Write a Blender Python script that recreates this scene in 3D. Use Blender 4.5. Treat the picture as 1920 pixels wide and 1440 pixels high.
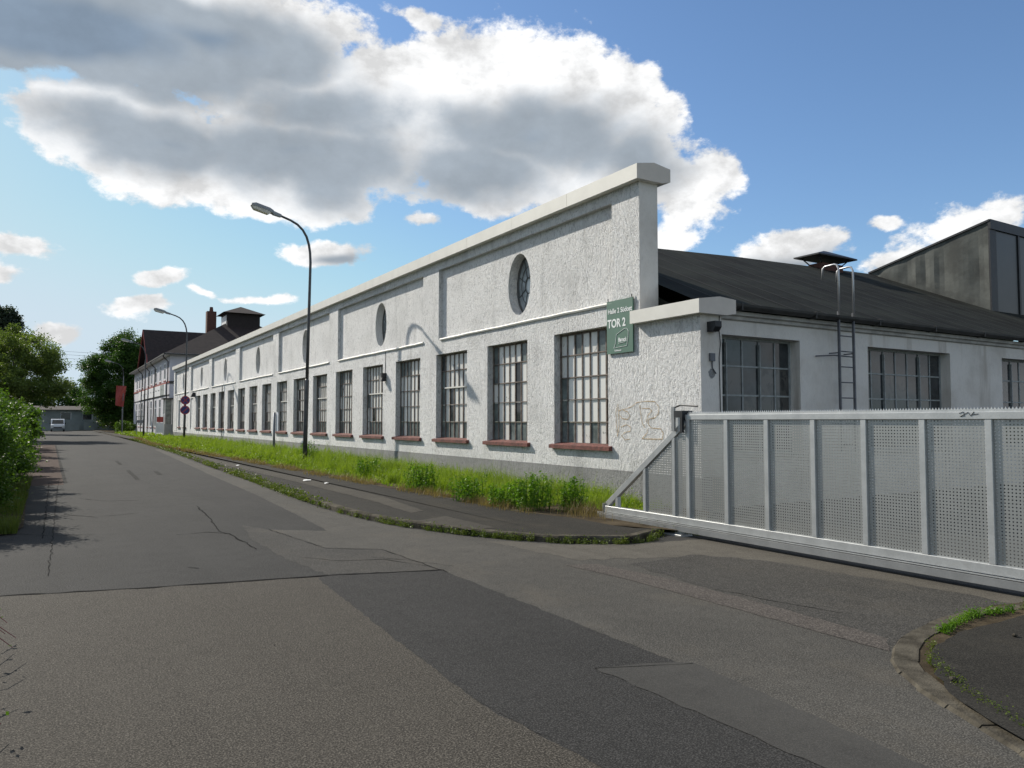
import bpy, bmesh, math, random
import numpy as np
from mathutils import Vector, Matrix
random.seed(7); rng = np.random.default_rng(11)
S = bpy.context.scene
for o in list(bpy.data.objects): bpy.data.objects.remove(o)
COL = S.collection
R = math.radians

# ------------------------------------------------------------------ camera
FPX = 1414.0; EYE = 1.65
PITCH = math.atan(69.5/FPX); YAW = R(31.4986)
cam = bpy.data.cameras.new('camera'); cam.sensor_width = 36; cam.lens = FPX/1920*36
cam.clip_start = .05; cam.clip_end = 3000
camo = bpy.data.objects.new('camera', cam); COL.objects.link(camo)
camo.location = (0, 0, EYE); camo.rotation_euler = (math.pi/2+PITCH, 0, -YAW)
S.camera = camo
S.render.resolution_x = 1024; S.render.resolution_y = 768

# measured sight lines of the photograph turned into points on known planes
_F = np.array([math.sin(YAW)*math.cos(PITCH), math.cos(YAW)*math.cos(PITCH), math.sin(PITCH)])
_R = np.array([math.cos(YAW), -math.sin(YAW), 0.0]); _U = np.cross(_R, _F)
def ray(x, y): return _F+_R*(x-960)/FPX-_U*(y-720)/FPX
def onX(x, y, D): d = ray(x, y); return np.array([0, 0, EYE])+d*(D/d[0])
def onY(x, y, D): d = ray(x, y); return np.array([0, 0, EYE])+d*(D/d[1])
def G(x, y, z=0.0): d = ray(x, y); p = np.array([0, 0, EYE])+d*((z-EYE)/d[2]); return (float(p[0]), float(p[1]))

# ------------------------------------------------------------------ light
SUN_AZ = math.atan2(-1.0, 2.45)          # seen from +Y towards +X
SUN_EL = math.atan(0.69)
sd = Vector((math.sin(SUN_AZ)*math.cos(SUN_EL), math.cos(SUN_AZ)*math.cos(SUN_EL), math.sin(SUN_EL)))
sun = bpy.data.lights.new('sun', 'SUN'); sun.energy = 4.9; sun.angle = R(0.53); sun.color = (1.0, .935, .83)
suno = bpy.data.objects.new('sun', sun); COL.objects.link(suno)
suno.rotation_euler = (-sd).to_track_quat('-Z', 'Y').to_euler(); suno.location = sd*60
S.view_settings.view_transform = 'Standard'; S.view_settings.look = 'None'
S.view_settings.exposure = 0.12; S.view_settings.gamma = 1; S.view_settings.use_curve_mapping = False

# ------------------------------------------------------------------ sky with clouds
W = bpy.data.worlds.new('World'); S.world = W; W.use_nodes = True
W.cycles.sampling_method = 'MANUAL'; W.cycles.sample_map_resolution = 512
S.cycles.max_bounces = 5; S.cycles.diffuse_bounces = 2; S.cycles.glossy_bounces = 3; S.cycles.transmission_bounces = 2; S.cycles.transparent_max_bounces = 4
wn = W.node_tree; wn.nodes.clear()
class NT:
    def __init__(s, t): s.t = t
    def n(s, typ, **k):
        nd = s.t.nodes.new(typ)
        for a, b in k.items(): setattr(nd, a, b)
        return nd
    def lk(s, a, b): s.t.links.new(a, b)
    def put(s, sock, v):
        if isinstance(v, bpy.types.NodeSocket): s.lk(v, sock)
        elif v is not None: sock.default_value = v
    def m(s, op, a, b=None, c=None, clamp=False):
        nd = s.n('ShaderNodeMath', operation=op, use_clamp=clamp)
        for i, v in enumerate((a, b, c)): s.put(nd.inputs[i], v)
        return nd.outputs[0]
    def vm(s, op, a, b=None):
        nd = s.n('ShaderNodeVectorMath', operation=op)
        s.put(nd.inputs[0], a); s.put(nd.inputs[1], b)
        return nd.outputs['Value'] if op in ('LENGTH', 'DOT_PRODUCT') else nd.outputs[0]
    def ss(s, v, a, b, lo=0.0, hi=1.0):
        nd = s.n('ShaderNodeMapRange', interpolation_type='SMOOTHSTEP')
        s.put(nd.inputs[0], v); nd.inputs[1].default_value = a; nd.inputs[2].default_value = b
        nd.inputs[3].default_value = lo; nd.inputs[4].default_value = hi
        return nd.outputs[0]
    def noise(s, vec, scale, detail=4, rough=.55, lac=2.0, dist=0.0):
        nd = s.n('ShaderNodeTexNoise'); s.put(nd.inputs['Vector'], vec)
        nd.inputs['Scale'].default_value = scale; nd.inputs['Detail'].default_value = detail
        nd.inputs['Roughness'].default_value = rough; nd.inputs['Lacunarity'].default_value = lac
        nd.inputs['Distortion'].default_value = dist
        return nd.outputs[0]
    def mix(s, f, a, b, blend='MIX'):
        nd = s.n('ShaderNodeMix', data_type='RGBA', blend_type=blend)
        s.put(nd.inputs[0], f); s.put(nd.inputs[6], a); s.put(nd.inputs[7], b)
        return nd.outputs[2]
def rgb(*c): return (c[0], c[1], c[2], 1.0)
w = NT(wn)
dirv = w.n('ShaderNodeTexCoord').outputs['Generated']
sep = w.n('ShaderNodeSeparateXYZ'); w.lk(dirv, sep.inputs[0])
az = w.m('MULTIPLY', w.m('ARCTAN2', sep.outputs[0], sep.outputs[1]), 57.2958)
el = w.m('MULTIPLY', w.m('ARCSINE', sep.outputs[2]), 57.2958)
cmb = w.n('ShaderNodeCombineXYZ'); w.lk(az, cmb.inputs[0]); w.lk(el, cmb.inputs[1]); P0 = cmb.outputs[0]
stretch = w.vm('MULTIPLY', dirv, (1, 1, 1.5))
def azel(x, y):
    d = ray(x, y); d = d/np.linalg.norm(d)
    return math.degrees(math.atan2(d[0], d[1])), math.degrees(math.asin(d[2]))
wob = w.n('ShaderNodeTexNoise'); w.lk(stretch, wob.inputs['Vector']); wob.inputs['Scale'].default_value = 7; wob.inputs['Detail'].default_value = 3
wv = w.vm('MULTIPLY', w.vm('SUBTRACT', wob.outputs['Color'], (.5, .5, .5)), (7.0, 4.0, 0))
P = w.vm('ADD', P0, wv)
CL = [(150, 30, 560, 150, 1.5), (480, 60, 260, 95, 1.2),
      (300, 260, 320, 105, 1.05), (600, 255, 320, 140, 1.1), (930, 205, 350, 190, 1.15), (1010, 310, 330, 95, 1.1),
      (1175, 285, 150, 140, .95), (1335, 328, 100, 60, .8), (440, 335, 330, 66, .9), (640, 60, 120, 70, .75), (780, 25, 60, 32, .55), (1270, 390, 110, 60, .7)]
CS = [(612, 475, 95, 40, .8), (295, 533, 78, 24, .7), (262, 585, 75, 18, .65), (400, 563, 50, 12, .5), (490, 570, 62, 14, .55),
      (30, 472, 85, 34, .65), (25, 522, 55, 16, .6), (110, 622, 80, 24, .6), (1490, 470, 115, 40, .75),
      (1650, 441, 50, 16, .5), (1810, 440, 140, 55, .8), (1690, 505, 130, 46, .8), (1890, 400, 80, 36, .7),
      (770, 410, 75, 24, .5), (1285, 435, 80, 34, .6)]
CC = [(120, 50, 500, 130, 2.2), (400, 75, 300, 80, 1.5), (300, 262, 270, 55, 1.0), (560, 285, 250, 80, 1.0), (600, 215, 170, 60, .8), (1000, 265, 210, 75, 1.0), (900, 325, 190, 60, .9),
      (1200, 300, 90, 50, .6), (640, 492, 50, 14, .7), (1500, 492, 80, 16, .6), (1740, 500, 70, 22, .5)]
def field(L, k):
    fld = None
    for (x, y, rx, ry, wt) in L:
        a0, e0 = azel(x, y); a1, _ = azel(x+rx, y); a2, _ = azel(x-rx, y); _, e1 = azel(x, y-ry); _, e2 = azel(x, y+ry)
        kx, ky = 2/(a1-a2), 2/(e1-e2)
        nd = w.n('ShaderNodeVectorMath', operation='MULTIPLY_ADD'); w.lk(P, nd.inputs[0]); nd.inputs[1].default_value = (kx, ky, 0); nd.inputs[2].default_value = (-a0*kx, -e0*ky, 0)
        f = w.m('MULTIPLY_ADD', w.vm('LENGTH', nd.outputs[0]), -wt, wt)
        fld = f if fld is None else w.m('SMOOTH_MAX', fld, f, k)
    return fld
fld = field(CL+CS, .12)
cfld = field(CC, .15)
# the same kind of cloud goes on over the unseen sky, its cover raised for neutral ambient light
inaz = w.m('MULTIPLY', w.ss(az, -14, -5), w.ss(az, 84, 70))
inel = w.ss(el, 46, 33)
outm = w.m('SUBTRACT', 1.0, w.m('MULTIPLY', inaz, inel))
gen = w.m('MULTIPLY_ADD', w.noise(stretch, 2.6, 3, .5), 5.0, -2.42)
fld = w.m('MAXIMUM', fld, w.m('MULTIPLY_ADD', outm, 3.0, w.m('ADD', w.m('MINIMUM', gen, 1.0), -3.0)))
fb = w.noise(stretch, 12, 8, .64)
fbs = w.noise(w.vm('ADD', stretch, tuple(sd*0.016)), 12, 5, .6)
soft = w.noise(stretch, 5.5, 3, .5)
softs = w.noise(w.vm('ADD', stretch, tuple(sd*0.045)), 5.5, 3, .5)
fine = w.m('SUBTRACT', fb, .5)
dens = w.m('MULTIPLY_ADD', fine, 1.7, fld)
alpha = w.ss(dens, .04, .28)
cf = w.m('MAXIMUM', cfld, w.m('MULTIPLY_ADD', outm, 3.0, w.m('ADD', w.m('MINIMUM', gen, 1.0), -3.4)))
thick = w.m('MULTIPLY_ADD', w.m('SUBTRACT', soft, .5), 1.3, w.m('MULTIPLY_ADD', fine, .95, cf))
core = w.ss(thick, -.42, .58)
emb = w.m('MULTIPLY_ADD', w.m('SUBTRACT', fb, fbs), 1.5, w.m('MULTIPLY', w.m('SUBTRACT', soft, softs), 2.2))
ccol = w.mix(core, rgb(.86, .865, .87), rgb(.335, .385, .44))
deep = w.ss(w.m('MULTIPLY_ADD', fine, .5, cf), .75, 1.5)
ccol = w.mix(deep, ccol, rgb(.215, .28, .365))
emb = w.m('MULTIPLY', emb, w.m('MULTIPLY_ADD', core, -.72, 1.0))
ccol = w.mix(1.0, ccol, w.m('ADD', 1.0, w.m('MINIMUM', w.m('MAXIMUM', emb, -.24), .14)), 'MULTIPLY')
sky = w.n('ShaderNodeTexSky', sky_type='NISHITA'); sky.sun_disc = False
sky.sun_elevation = SUN_EL; sky.sun_rotation = SUN_AZ; sky.altitude = 100
sky.air_density = 1.0; sky.dust_density = 0.35; sky.ozone_density = 1.0
ss_ = w.n('ShaderNodeSeparateColor'); w.lk(w.mix(1.0, sky.outputs[0], rgb(.84, 1.0, 1.16), 'MULTIPLY'), ss_.inputs[0]); sc_ = w.n('ShaderNodeCombineColor')
for i, mxv in enumerate((5.0, 6.0, 6.8)): w.lk(w.m('SMOOTH_MIN', ss_.outputs[i], mxv, 2.5), sc_.inputs[i])   # the camera's soft shoulder towards the bright horizon haze
b1 = w.n('ShaderNodeBackground'); w.lk(sc_.outputs[0], b1.inputs[0]); b1.inputs[1].default_value = 0.115
b2 = w.n('ShaderNodeBackground'); w.lk(ccol, b2.inputs[0]); b2.inputs[1].default_value = 1.0
mx = w.n('ShaderNodeMixShader'); w.lk(alpha, mx.inputs[0]); w.lk(b1.outputs[0], mx.inputs[1]); w.lk(b2.outputs[0], mx.inputs[2])
wo = w.n('ShaderNodeOutputWorld'); w.lk(mx.outputs[0], wo.inputs[0])

# ------------------------------------------------------------------ materials
def material(name):
    m = bpy.data.materials.new(name); m.use_nodes = True; t = NT(m.node_tree)
    b = m.node_tree.nodes['Principled BSDF']
    pos = t.n('ShaderNodeNewGeometry').outputs['Position']
    return m, t, b, pos
def bump(t, b, h, strength=.5, dist=.02):
    nd = t.n('ShaderNodeBump'); nd.inputs['Strength'].default_value = strength; nd.inputs['Distance'].default_value = dist
    t.lk(h, nd.inputs['Height']); t.lk(nd.outputs[0], b.inputs['Normal'])
def plain(name, col, rough=.6, metal=0.0, var=.15, scale=6.0, bmp=0.0, bscale=40):
    m, t, b, pos = material(name)
    n1 = t.noise(pos, scale, 5, .6)
    f = t.ss(n1, .3, .7)
    lo = rgb(*[c*(1-var) for c in col]); hi = rgb(*[min(1, c*(1+var)) for c in col])
    t.put(b.inputs['Base Color'], t.mix(f, lo, hi)); b.inputs['Roughness'].default_value = rough; b.inputs['Metallic'].default_value = metal
    if bmp: bump(t, b, t.noise(pos, bscale, 3), bmp, .01)
    return m
def stucco(name, col, dirt_shade, relief=.05, dirt_shade_amt=.5, pit_shade=.75):
    m, t, b, pos = material(name)
    st = t.vm('MULTIPLY', pos, (1, 1, .50))
    big = t.noise(pos, .7, 5, .6); streak = t.noise(t.vm('MULTIPLY', pos, (1, 1, .12)), 2.2, 5, .6)
    grain = t.noise(st, 22, 5, .66, dist=.9)
    fine = t.noise(st, 75, 3, .65)
    h = t.m('MULTIPLY_ADD', fine, .30, t.m('MULTIPLY', grain, .92))
    pit = t.ss(h, .60, .52)
    c = t.mix(t.m('MULTIPLY', t.ss(big, .42, .72), dirt_shade_amt*.55), rgb(*col), rgb(*dirt_shade))
    c = t.mix(t.m('MULTIPLY', t.ss(streak, .52, .74), dirt_shade_amt*.85), c, rgb(*dirt_shade))
    c = t.mix(t.m('MULTIPLY', t.m('MULTIPLY', pit, t.ss(t.noise(pos, 1.7, 4, .6), .30, .62, .45, 1.0)), pit_shade*dirt_shade_amt), c, rgb(*[x*.7 for x in dirt_shade]))  # pits darkened with the dirt colour, standing in for the relief's small shadows
    t.put(b.inputs['Base Color'], c); b.inputs['Roughness'].default_value = .85
    bump(t, b, h, 1.0, relief)
    return m
def asphalt(name, c1, c2, speck=.5, grain=130, stain=None):
    m, t, b, pos = material(name)
    g1 = t.noise(pos, grain, 2, .7); g2 = t.noise(pos, grain*2.3, 2, .6)
    big = t.noise(pos, .55, 6, .62); mid = t.noise(pos, 4.5, 5, .65)
    c = t.mix(t.ss(big, .32, .68), rgb(*c1), rgb(*c2))
    c = t.mix(t.m('MULTIPLY', t.ss(mid, .45, .72), .5), c, rgb(*[x*.72 for x in c1]))
    trk = t.noise(t.vm('MULTIPLY', pos, (1.6, .16, 1)), 1.0, 4, .6)
    c = t.mix(t.m('MULTIPLY', t.ss(trk, .42, .68), .38), c, rgb(*[x*.70 for x in c1]))
    blot = t.noise(pos, 2.3, 6, .7)
    c = t.mix(t.m('MULTIPLY', t.ss(blot, .60, .72), .45), c, rgb(*[min(1, x*1.35) for x in c2]))
    if stain:
        s = t.ss(t.noise(t.vm('MULTIPLY', pos, (1, .6, 1)), .9, 6, .7), .5, .72)
        c = t.mix(t.m('MULTIPLY', s, .7), c, rgb(*stain))
    c = t.mix(t.m('MULTIPLY', t.ss(g1, .50, .64), speck), c, rgb(*[min(1, x*2.5) for x in c2]))
    c = t.mix(t.m('MULTIPLY', t.ss(g1, .46, .35), speck), c, rgb(*[x*.30 for x in c1]))
    t.put(b.inputs['Base Color'], c); b.inputs['Roughness'].default_value = .88
    b.inputs['Specular IOR Level'].default_value = .15
    bump(t, b, t.m('ADD', g1, t.m('MULTIPLY', g2, .5)), .55, .006)
    return m
def leafmat(name, c1, c2, trans=.35, nscale=1.3, rough=.5):
    m, t, b, pos = material(name)
    n1 = t.noise(pos, nscale, 4, .6); n2 = t.n('ShaderNodeNewGeometry').outputs['Random Per Island']
    f = t.m('ADD', t.m('MULTIPLY', t.ss(n1, .3, .7), .6), t.m('MULTIPLY', n2, .4))
    c = t.mix(f, rgb(*c1), rgb(*c2))
    t.put(b.inputs['Base Color'], c); b.inputs['Roughness'].default_value = rough; b.inputs['Specular IOR Level'].default_value = .25
    tr = t.n('ShaderNodeBsdfTranslucent'); t.put(tr.inputs[0], t.mix(1.0, c, rgb(1.25, 1.3, .55), 'MULTIPLY'))
    mxs = t.n('ShaderNodeMixShader'); mxs.inputs[0].default_value = trans
    t.lk(b.outputs[0], mxs.inputs[1]); t.lk(tr.outputs[0], mxs.inputs[2])
    t.lk(mxs.outputs[0], m.node_tree.nodes['Material Output'].inputs[0])
    return m
def galv(name, col=(.52, .54, .55), rough=.42, metal=.75, rv=.2, cv=.22):
    m, t, b, pos = material(name)
    v = t.n('ShaderNodeTexVoronoi'); t.lk(pos, v.inputs['Vector']); v.inputs['Scale'].default_value = 45
    n1 = t.noise(pos, 5, 5, .65)
    f = t.m('ADD', t.m('MULTIPLY_ADD', t.ss(n1, .3, .7), cv, .25), t.m('MULTIPLY', v.outputs[0], .22))
    t.put(b.inputs['Base Color'], t.mix(f, rgb(*[c*.72 for c in col]), rgb(*[c*1.18 for c in col])))
    t.put(b.inputs['Roughness'], t.m('MULTIPLY_ADD', n1, rv, rough-rv/2)); b.inputs['Metallic'].default_value = metal
    return m
def panemat(name, dark, light, amount, rough=.12):
    m, t, b, pos = material(name)
    st = t.vm('MULTIPLY', pos, (1, 1, .5))
    n = t.noise(st, 5.0, 6, .6, dist=1.2)
    f = t.ss(n, .5-amount*.34, .58-amount*.34) if amount else 0.0
    d2 = t.mix(t.ss(t.noise(pos, 3, 4, .6), .3, .7), rgb(*[x*.6 for x in dark]), rgb(*[x*1.4 for x in dark]))
    t.put(b.inputs['Base Color'], t.mix(f, d2, rgb(*light)) if amount else d2)
    t.put(b.inputs['Roughness'], rough); b.inputs['Specular IOR Level'].default_value = .5
    return m
M = {}
M['white'] = stucco('white_rough_render', (.86, .855, .84), (.36, .36, .35), .075, .5, .95)
M['whitefar'] = stucco('white_smooth_render', (.78, .78, .80), (.5, .5, .52), .006, .25)
M['side'] = stucco('side_wall_paint', (.74, .70, .64), (.40, .35, .29), .006, .9, .12)
M['plinth'] = stucco('grey_plinth_render', (.30, .30, .295), (.16, .16, .155), .05, .7)
M['coping'] = plain('cream_coping', (.70, .68, .62), .55, 0, .05, 2.0)
M['copend'] = plain('brown_coping_end', (.62, .56, .49), .6, 0, .05, 3.0)
M['sill'] = plain('red_sill_tile', (.14, .048, .038), .8, 0, .45, 9, .5)
M['rust'] = plain('rusty_glazing_bar', (.15, .12, .10), .7, 0, .4, 9, .2)
M['barlight'] = plain('grey_green_bar', (.30, .32, .31), .6, 0, .2, 9)
M['paneW'] = panemat('whitewashed_pane', (.12, .13, .13), (.74, .73, .69), 1.0, .25)
M['paneM'] = panemat('streaked_pane', (.10, .11, .11), (.68, .67, .63), .55, .2)
M['paneG'] = panemat('grey_green_pane', (.13, .155, .15), (.3, .3, .3), 0, .25)
M['paneD'] = panemat('dark_pane', (.035, .04, .042), (.3, .3, .3), 0, .06)
M['paneS'] = panemat('interior_tone_pane', (.045, .048, .047), (.085, .082, .075), .25, .08)  # brighter interior behind the glass put into the pane colour, mostly lower rows
M['oval'] = panemat('oval_pane', (.34, .38, .40), (.3, .3, .3), 0, .15)
M['lead'] = plain('lead_came', (.07, .075, .075), .6, 0, .1, 5)
M['roofglass'] = plain('dark_wired_glass', (.010, .012, .012), .35, 0, .2, 2)
M['roof'] = plain('bitumen_roof', (.0145, .0165, .0128), .95, 0, .6, .8, .6, 25)
M['roof'].node_tree.nodes['Principled BSDF'].inputs['Specular IOR Level'].default_value = .15
M['roofline'] = plain('bitumen_seam', (.019, .0195, .0175), .95, 0, .2, 2)
M['felt'] = plain('mossy_grey_felt', (.080, .085, .078), .92, 0, .35, 1.2, .6, 6)
M['gutter'] = plain('dark_gutter', (.04, .038, .035), .6, 0, .3, 3)
M['cornice'] = plain('stained_cornice', (.42, .40, .36), .8, 0, .22, 3)
M['brick'] = plain('brick_stack', (.10, .042, .03), .85, 0, .3, 9)
M['blackmetal'] = plain('black_metal', (.02, .021, .024), .5, .2, .2, 6)
M['lamppost'] = plain('lamp_pole_paint', (.07, .072, .076), .5, .2, .25, 5)
M['lamphead'] = plain('lamp_head_grey', (.24, .25, .255), .5, .2, .15, 6)
M['lampglass'] = plain('lamp_cover', (.62, .60, .54), .25, 0, .1, 9)
M['ladder'] = plain('ladder_steel', (.13, .135, .15), .55, .4, .2, 5)
M['tube'] = galv('bright_tube', (.5, .51, .52), .4, .6)
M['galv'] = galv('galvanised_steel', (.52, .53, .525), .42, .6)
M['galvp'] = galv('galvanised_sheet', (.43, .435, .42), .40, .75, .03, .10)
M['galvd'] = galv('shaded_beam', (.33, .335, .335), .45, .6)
M['green'] = plain('sign_green', (.085, .17, .125), .5, 0, .06, 3)
M['letters'] = plain('sign_white', (.80, .82, .80), .5, 0, .03, 5)
M['graf'] = plain('spray_orange', (.52, .38, .22), .85, 0, .3, 16)
M['road'] = asphalt('old_road_asphalt', (.032, .0312, .0295), (.041, .040, .0375), .6, 75, (.024, .0235, .0225))
M['near'] = asphalt('coarse_brown_asphalt', (.050, .0445, .0365), (.060, .0540, .0445), .85, 100)
M['dark'] = asphalt('dark_repair_asphalt', (.030, .0292, .0276), (.037, .0358, .0338), .7, 110)
M['grey'] = asphalt('grey_apron_asphalt', (.056, .0535, .0475), (.076, .0715, .0625), .62, 105, (.092, .081, .064))
M['pale'] = asphalt('pale_smooth_patch', (.058, .0560, .0515), (.066, .0635, .0575), .22, 150)
M['dust'] = asphalt('dusty_concrete', (.088, .080, .067), (.110, .101, .085), .25, 80, (.060, .055, .047))
M['pink'] = asphalt('pinkish_paver_strip', (.068, .060, .053), (.084, .074, .065), .6, 80)
M['yard'] = asphalt('yard_asphalt', (.04, .039, .037), (.055, .054, .05), .3, 100)
M['walk'] = asphalt('footpath_asphalt', (.023, .0215, .0183), (.033, .0305, .0255), .4, 100, (.046, .040, .029))
M['walkstrip'] = asphalt('footpath_slab_strip', (.052, .047, .039), (.066, .060, .049), .28, 90)
M['kerb'] = plain('kerb_stone', (.078, .070, .055), .92, 0, .45, 5, .7, 60)
M['soil'] = plain('soil', (.066, .052, .034), .95, 0, .45, 3, .8, 30)
M['grassland'] = plain('grassland', (.055, .085, .025), .95, 0, .35, .8, .6, 20)
M['mid'] = asphalt('darker_old_asphalt', (.043, .0412, .0372), (.057, .0540, .0485), .6, 75, (.074, .067, .055))
M['crack'] = plain('tar_crack', (.012, .0118, .0115), .95, 0, .3, 20)
M['line'] = plain('worn_road_paint', (.044, .043, .040), .9, 0, .3, 18)
for k_ in ('crack', 'line', 'kerb', 'soil'): M[k_].node_tree.nodes['Principled BSDF'].inputs['Specular IOR Level'].default_value = .05
M['bark'] = plain('bark', (.075, .06, .045), .9, 0, .35, 9, .8, 25)
M['leaf_bush'] = leafmat('shrub_leaf', (.040, .092, .012), (.10, .175, .024), .4, 1.6)
M['leaf_dark'] = leafmat('dark_tree_leaf', (.022, .062, .012), (.062, .125, .022), .38, .35)
M['leaf_olive'] = leafmat('olive_tree_leaf', (.075, .115, .030), (.145, .195, .058), .52, .35)
M['leaf_poplar'] = leafmat('poplar_leaf', (.022, .036, .026), (.05, .072, .042), .3, .4)
M['grass'] = leafmat('tall_grass', (.10, .175, .014), (.24, .32, .045), .50, 2.2)
M['weed'] = leafmat('weed_leaf', (.06, .10, .014), (.14, .17, .035), .35, 2.2)
M['weedg'] = leafmat('nettle_leaf', (.06, .15, .012), (.13, .24, .022), .45, 2.2)
M['dry'] = leafmat('dry_grass', (.16, .115, .055), (.26, .20, .10), .3, 2.2)
M['tile'] = plain('brown_roof_tile', (.026, .017, .015), .9, 0, .3, 3.0, .5, 18)
M['redtrim'] = plain('red_trim', (.26, .055, .045), .7, 0, .1, 3)
M['office'] = plain('pale_lilac_render', (.56, .55, .585), .85, 0, .06, .8)
M['officesh'] = plain('tower_brown_board', (.030, .022, .019), .85, 0, .15, 3)
M['winwhite'] = plain('white_window_frame', (.80, .80, .80), .5, 0, .03, 4)
M['officepane'] = panemat('office_pane', (.11, .12, .13), (.3, .3, .3), 0, .05)
M['porch'] = plain('porch_grey', (.22, .24, .24), .5, 0, .1, 2)
M['greyrender'] = plain('grey_green_render', (.24, .27, .26), .85, 0, .12, .6)
M['flagred'] = plain('red_banner', (.34, .06, .05), .7, 0, .1, 3)
M['signblue'] = plain('sign_blue', (.015, .022, .13), .4, 0, .05, 5)
M['signred'] = plain('sign_red', (.36, .02, .03), .4, 0, .05, 5)
M['signback'] = plain('sign_plate_white', (.70, .72, .76), .5, 0, .03, 5)
M['post'] = plain('grey_post', (.20, .21, .23), .5, .3, .15, 5)
M['vanwhite'] = plain('van_white_paint', (.72, .74, .76), .25, 0, .02, 2)
M['rubber'] = plain('rubber', (.02, .02, .02), .8, 0, .2, 9)
M['headlamp'] = plain('headlamp_glass', (.75, .75, .72), .1, 0, .02, 5)
M['litter'] = plain('paper_litter', (.72, .72, .70), .8, 0, .05, 9)
M['wire'] = plain('wire', (.05, .05, .055), .6, 0, .1, 5)
M['twig'] = plain('red_twig', (.20, .045, .05), .7, 0, .2, 9)
bt, t_, b_, pos_ = material('red_block_paving')
brk = t_.n('ShaderNodeTexBrick'); t_.lk(t_.vm('MULTIPLY', pos_, (5, 5, 5)), brk.inputs['Vector'])
brk.inputs['Color1'].default_value = rgb(.080, .056, .046); brk.inputs['Color2'].default_value = rgb(.10, .070, .058); brk.inputs['Mortar'].default_value = rgb(.045, .04, .033)
t_.lk(brk.outputs[0], b_.inputs['Base Color']); b_.inputs['Roughness'].default_value = .85
M['paving'] = bt; b_.inputs['Specular IOR Level'].default_value = .05

# ------------------------------------------------------------------ mesh helpers
class MB:
    def __init__(s): s.v = []; s.f = []; s.mi = []; s.cur = 0
    def add(s, vs, fs):
        o = len(s.v); s.v += [tuple(map(float, p)) for p in vs]
        for f in fs: s.f.append(tuple(i+o for i in f)); s.mi.append(s.cur)
        return s
    def quad(s, a, b, c, d): return s.add((a, b, c, d), ((0, 1, 2, 3),))
    def poly(s, pts): return s.add(pts, (tuple(range(len(pts))),))
    def box(s, x0, x1, y0, y1, z0, z1):
        return s.add([(x0, y0, z0), (x1, y0, z0), (x1, y1, z0), (x0, y1, z0), (x0, y0, z1), (x1, y0, z1), (x1, y1, z1), (x0, y1, z1)],
                     [(0, 3, 2, 1), (4, 5, 6, 7), (0, 1, 5, 4), (1, 2, 6, 5), (2, 3, 7, 6), (3, 0, 4, 7)])
    def extrude(s, prof, axis, a, b):
        def P(p, t): return (t, p[0], p[1]) if axis == 0 else ((p[0], t, p[1]) if axis == 1 else (p[0], p[1], t))
        n = len(prof)
        return s.add([P(p, a) for p in prof]+[P(p, b) for p in prof],
                     [(i, (i+1) % n, n+(i+1) % n, n+i) for i in range(n)]+[tuple(range(n))[::-1], tuple(range(n, 2*n))])
    def tube(s, path, rad, n=8, cap=True):
        path = [Vector(p) for p in path]; k = len(path)
        if not hasattr(rad, '__len__'): rad = [rad]*k
        vs = []; up = Vector((.13, .21, .97))
        for i, p in enumerate(path):
            t = (path[min(i+1, k-1)]-path[max(i-1, 0)]).normalized()
            if abs(t.dot(up)) > .95: up = Vector((1, .1, 0))
            a = t.cross(up).normalized(); b = t.cross(a)
            for j in range(n):
                g = 2*math.pi*j/n; vs.append(p+(a*math.cos(g)+b*math.sin(g))*rad[i])
        fs = [(i*n+j, i*n+(j+1) % n, (i+1)*n+(j+1) % n, (i+1)*n+j) for i in range(k-1) for j in range(n)]
        if cap: fs += [tuple(range(n))[::-1], tuple(range((k-1)*n, k*n))]
        return s.add(vs, fs)
    def beam(s, a, b, wd, hd, up=(0, 0, 1)):
        a = Vector(a); b = Vector(b); t = (b-a).normalized(); x = t.cross(Vector(up)).normalized(); y = x.cross(t)
        vs = [p+x*i*wd/2+y*j*hd/2 for p in (a, b) for i, j in ((-1, -1), (1, -1), (1, 1), (-1, 1))]
        return s.add(vs, [(0, 1, 2, 3), (7, 6, 5, 4), (0, 4, 5, 1), (1, 5, 6, 2), (2, 6, 7, 3), (3, 7, 4, 0)])
    def mesh(s, name, mats):
        me = bpy.data.meshes.new(name); me.from_pydata(s.v, [], s.f)
        for m in (mats if isinstance(mats, (list, tuple)) else [mats]): me.materials.append(m)
        if len(me.materials) > 1: me.polygons.foreach_set('material_index', s.mi)
        me.update(); return me
    def build(s, name, mats, parent=None, smooth=False, bevel=0.0):
        me = s.mesh(name, mats)
        if bevel:
            bm = bmesh.new(); bm.from_mesh(me)
            bmesh.ops.bevel(bm, geom=list(bm.edges), offset=bevel, segments=1, affect='EDGES'); bm.to_mesh(me); bm.free()
        if smooth:
            me.polygons.foreach_set('use_smooth', [True]*len(me.polygons))
        return place(name, me, parent)
def place(name, me, parent=None, loc=None, rot=None):
    o = bpy.data.objects.new(name, me); COL.objects.link(o)
    if loc is not None: o.location = loc
    if rot is not None: o.rotation_euler = rot
    if parent is not None:
        o.parent = parent
        o.matrix_parent_inverse = ROOTS[parent.name] if parent.name in ROOTS else Matrix.Identity(4)
    return o
ROOTS = {}
def tag(o, label=None, cat=None, group=None, kind=None):
    if label: o['label'] = label
    if cat: o['category'] = cat
    if group: o['group'] = group
    if kind: o['kind'] = kind
    return o
def thing(name, loc, label, cat, group=None, local=False):
    """Empty at a thing's base; parts are given in world coordinates unless local"""
    o = bpy.data.objects.new(name, None); COL.objects.link(o); o.location = loc; o.empty_display_size = .3
    if not local: ROOTS[o.name] = Matrix.Translation(-Vector(loc))
    return tag(o, label, cat, group)
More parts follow.
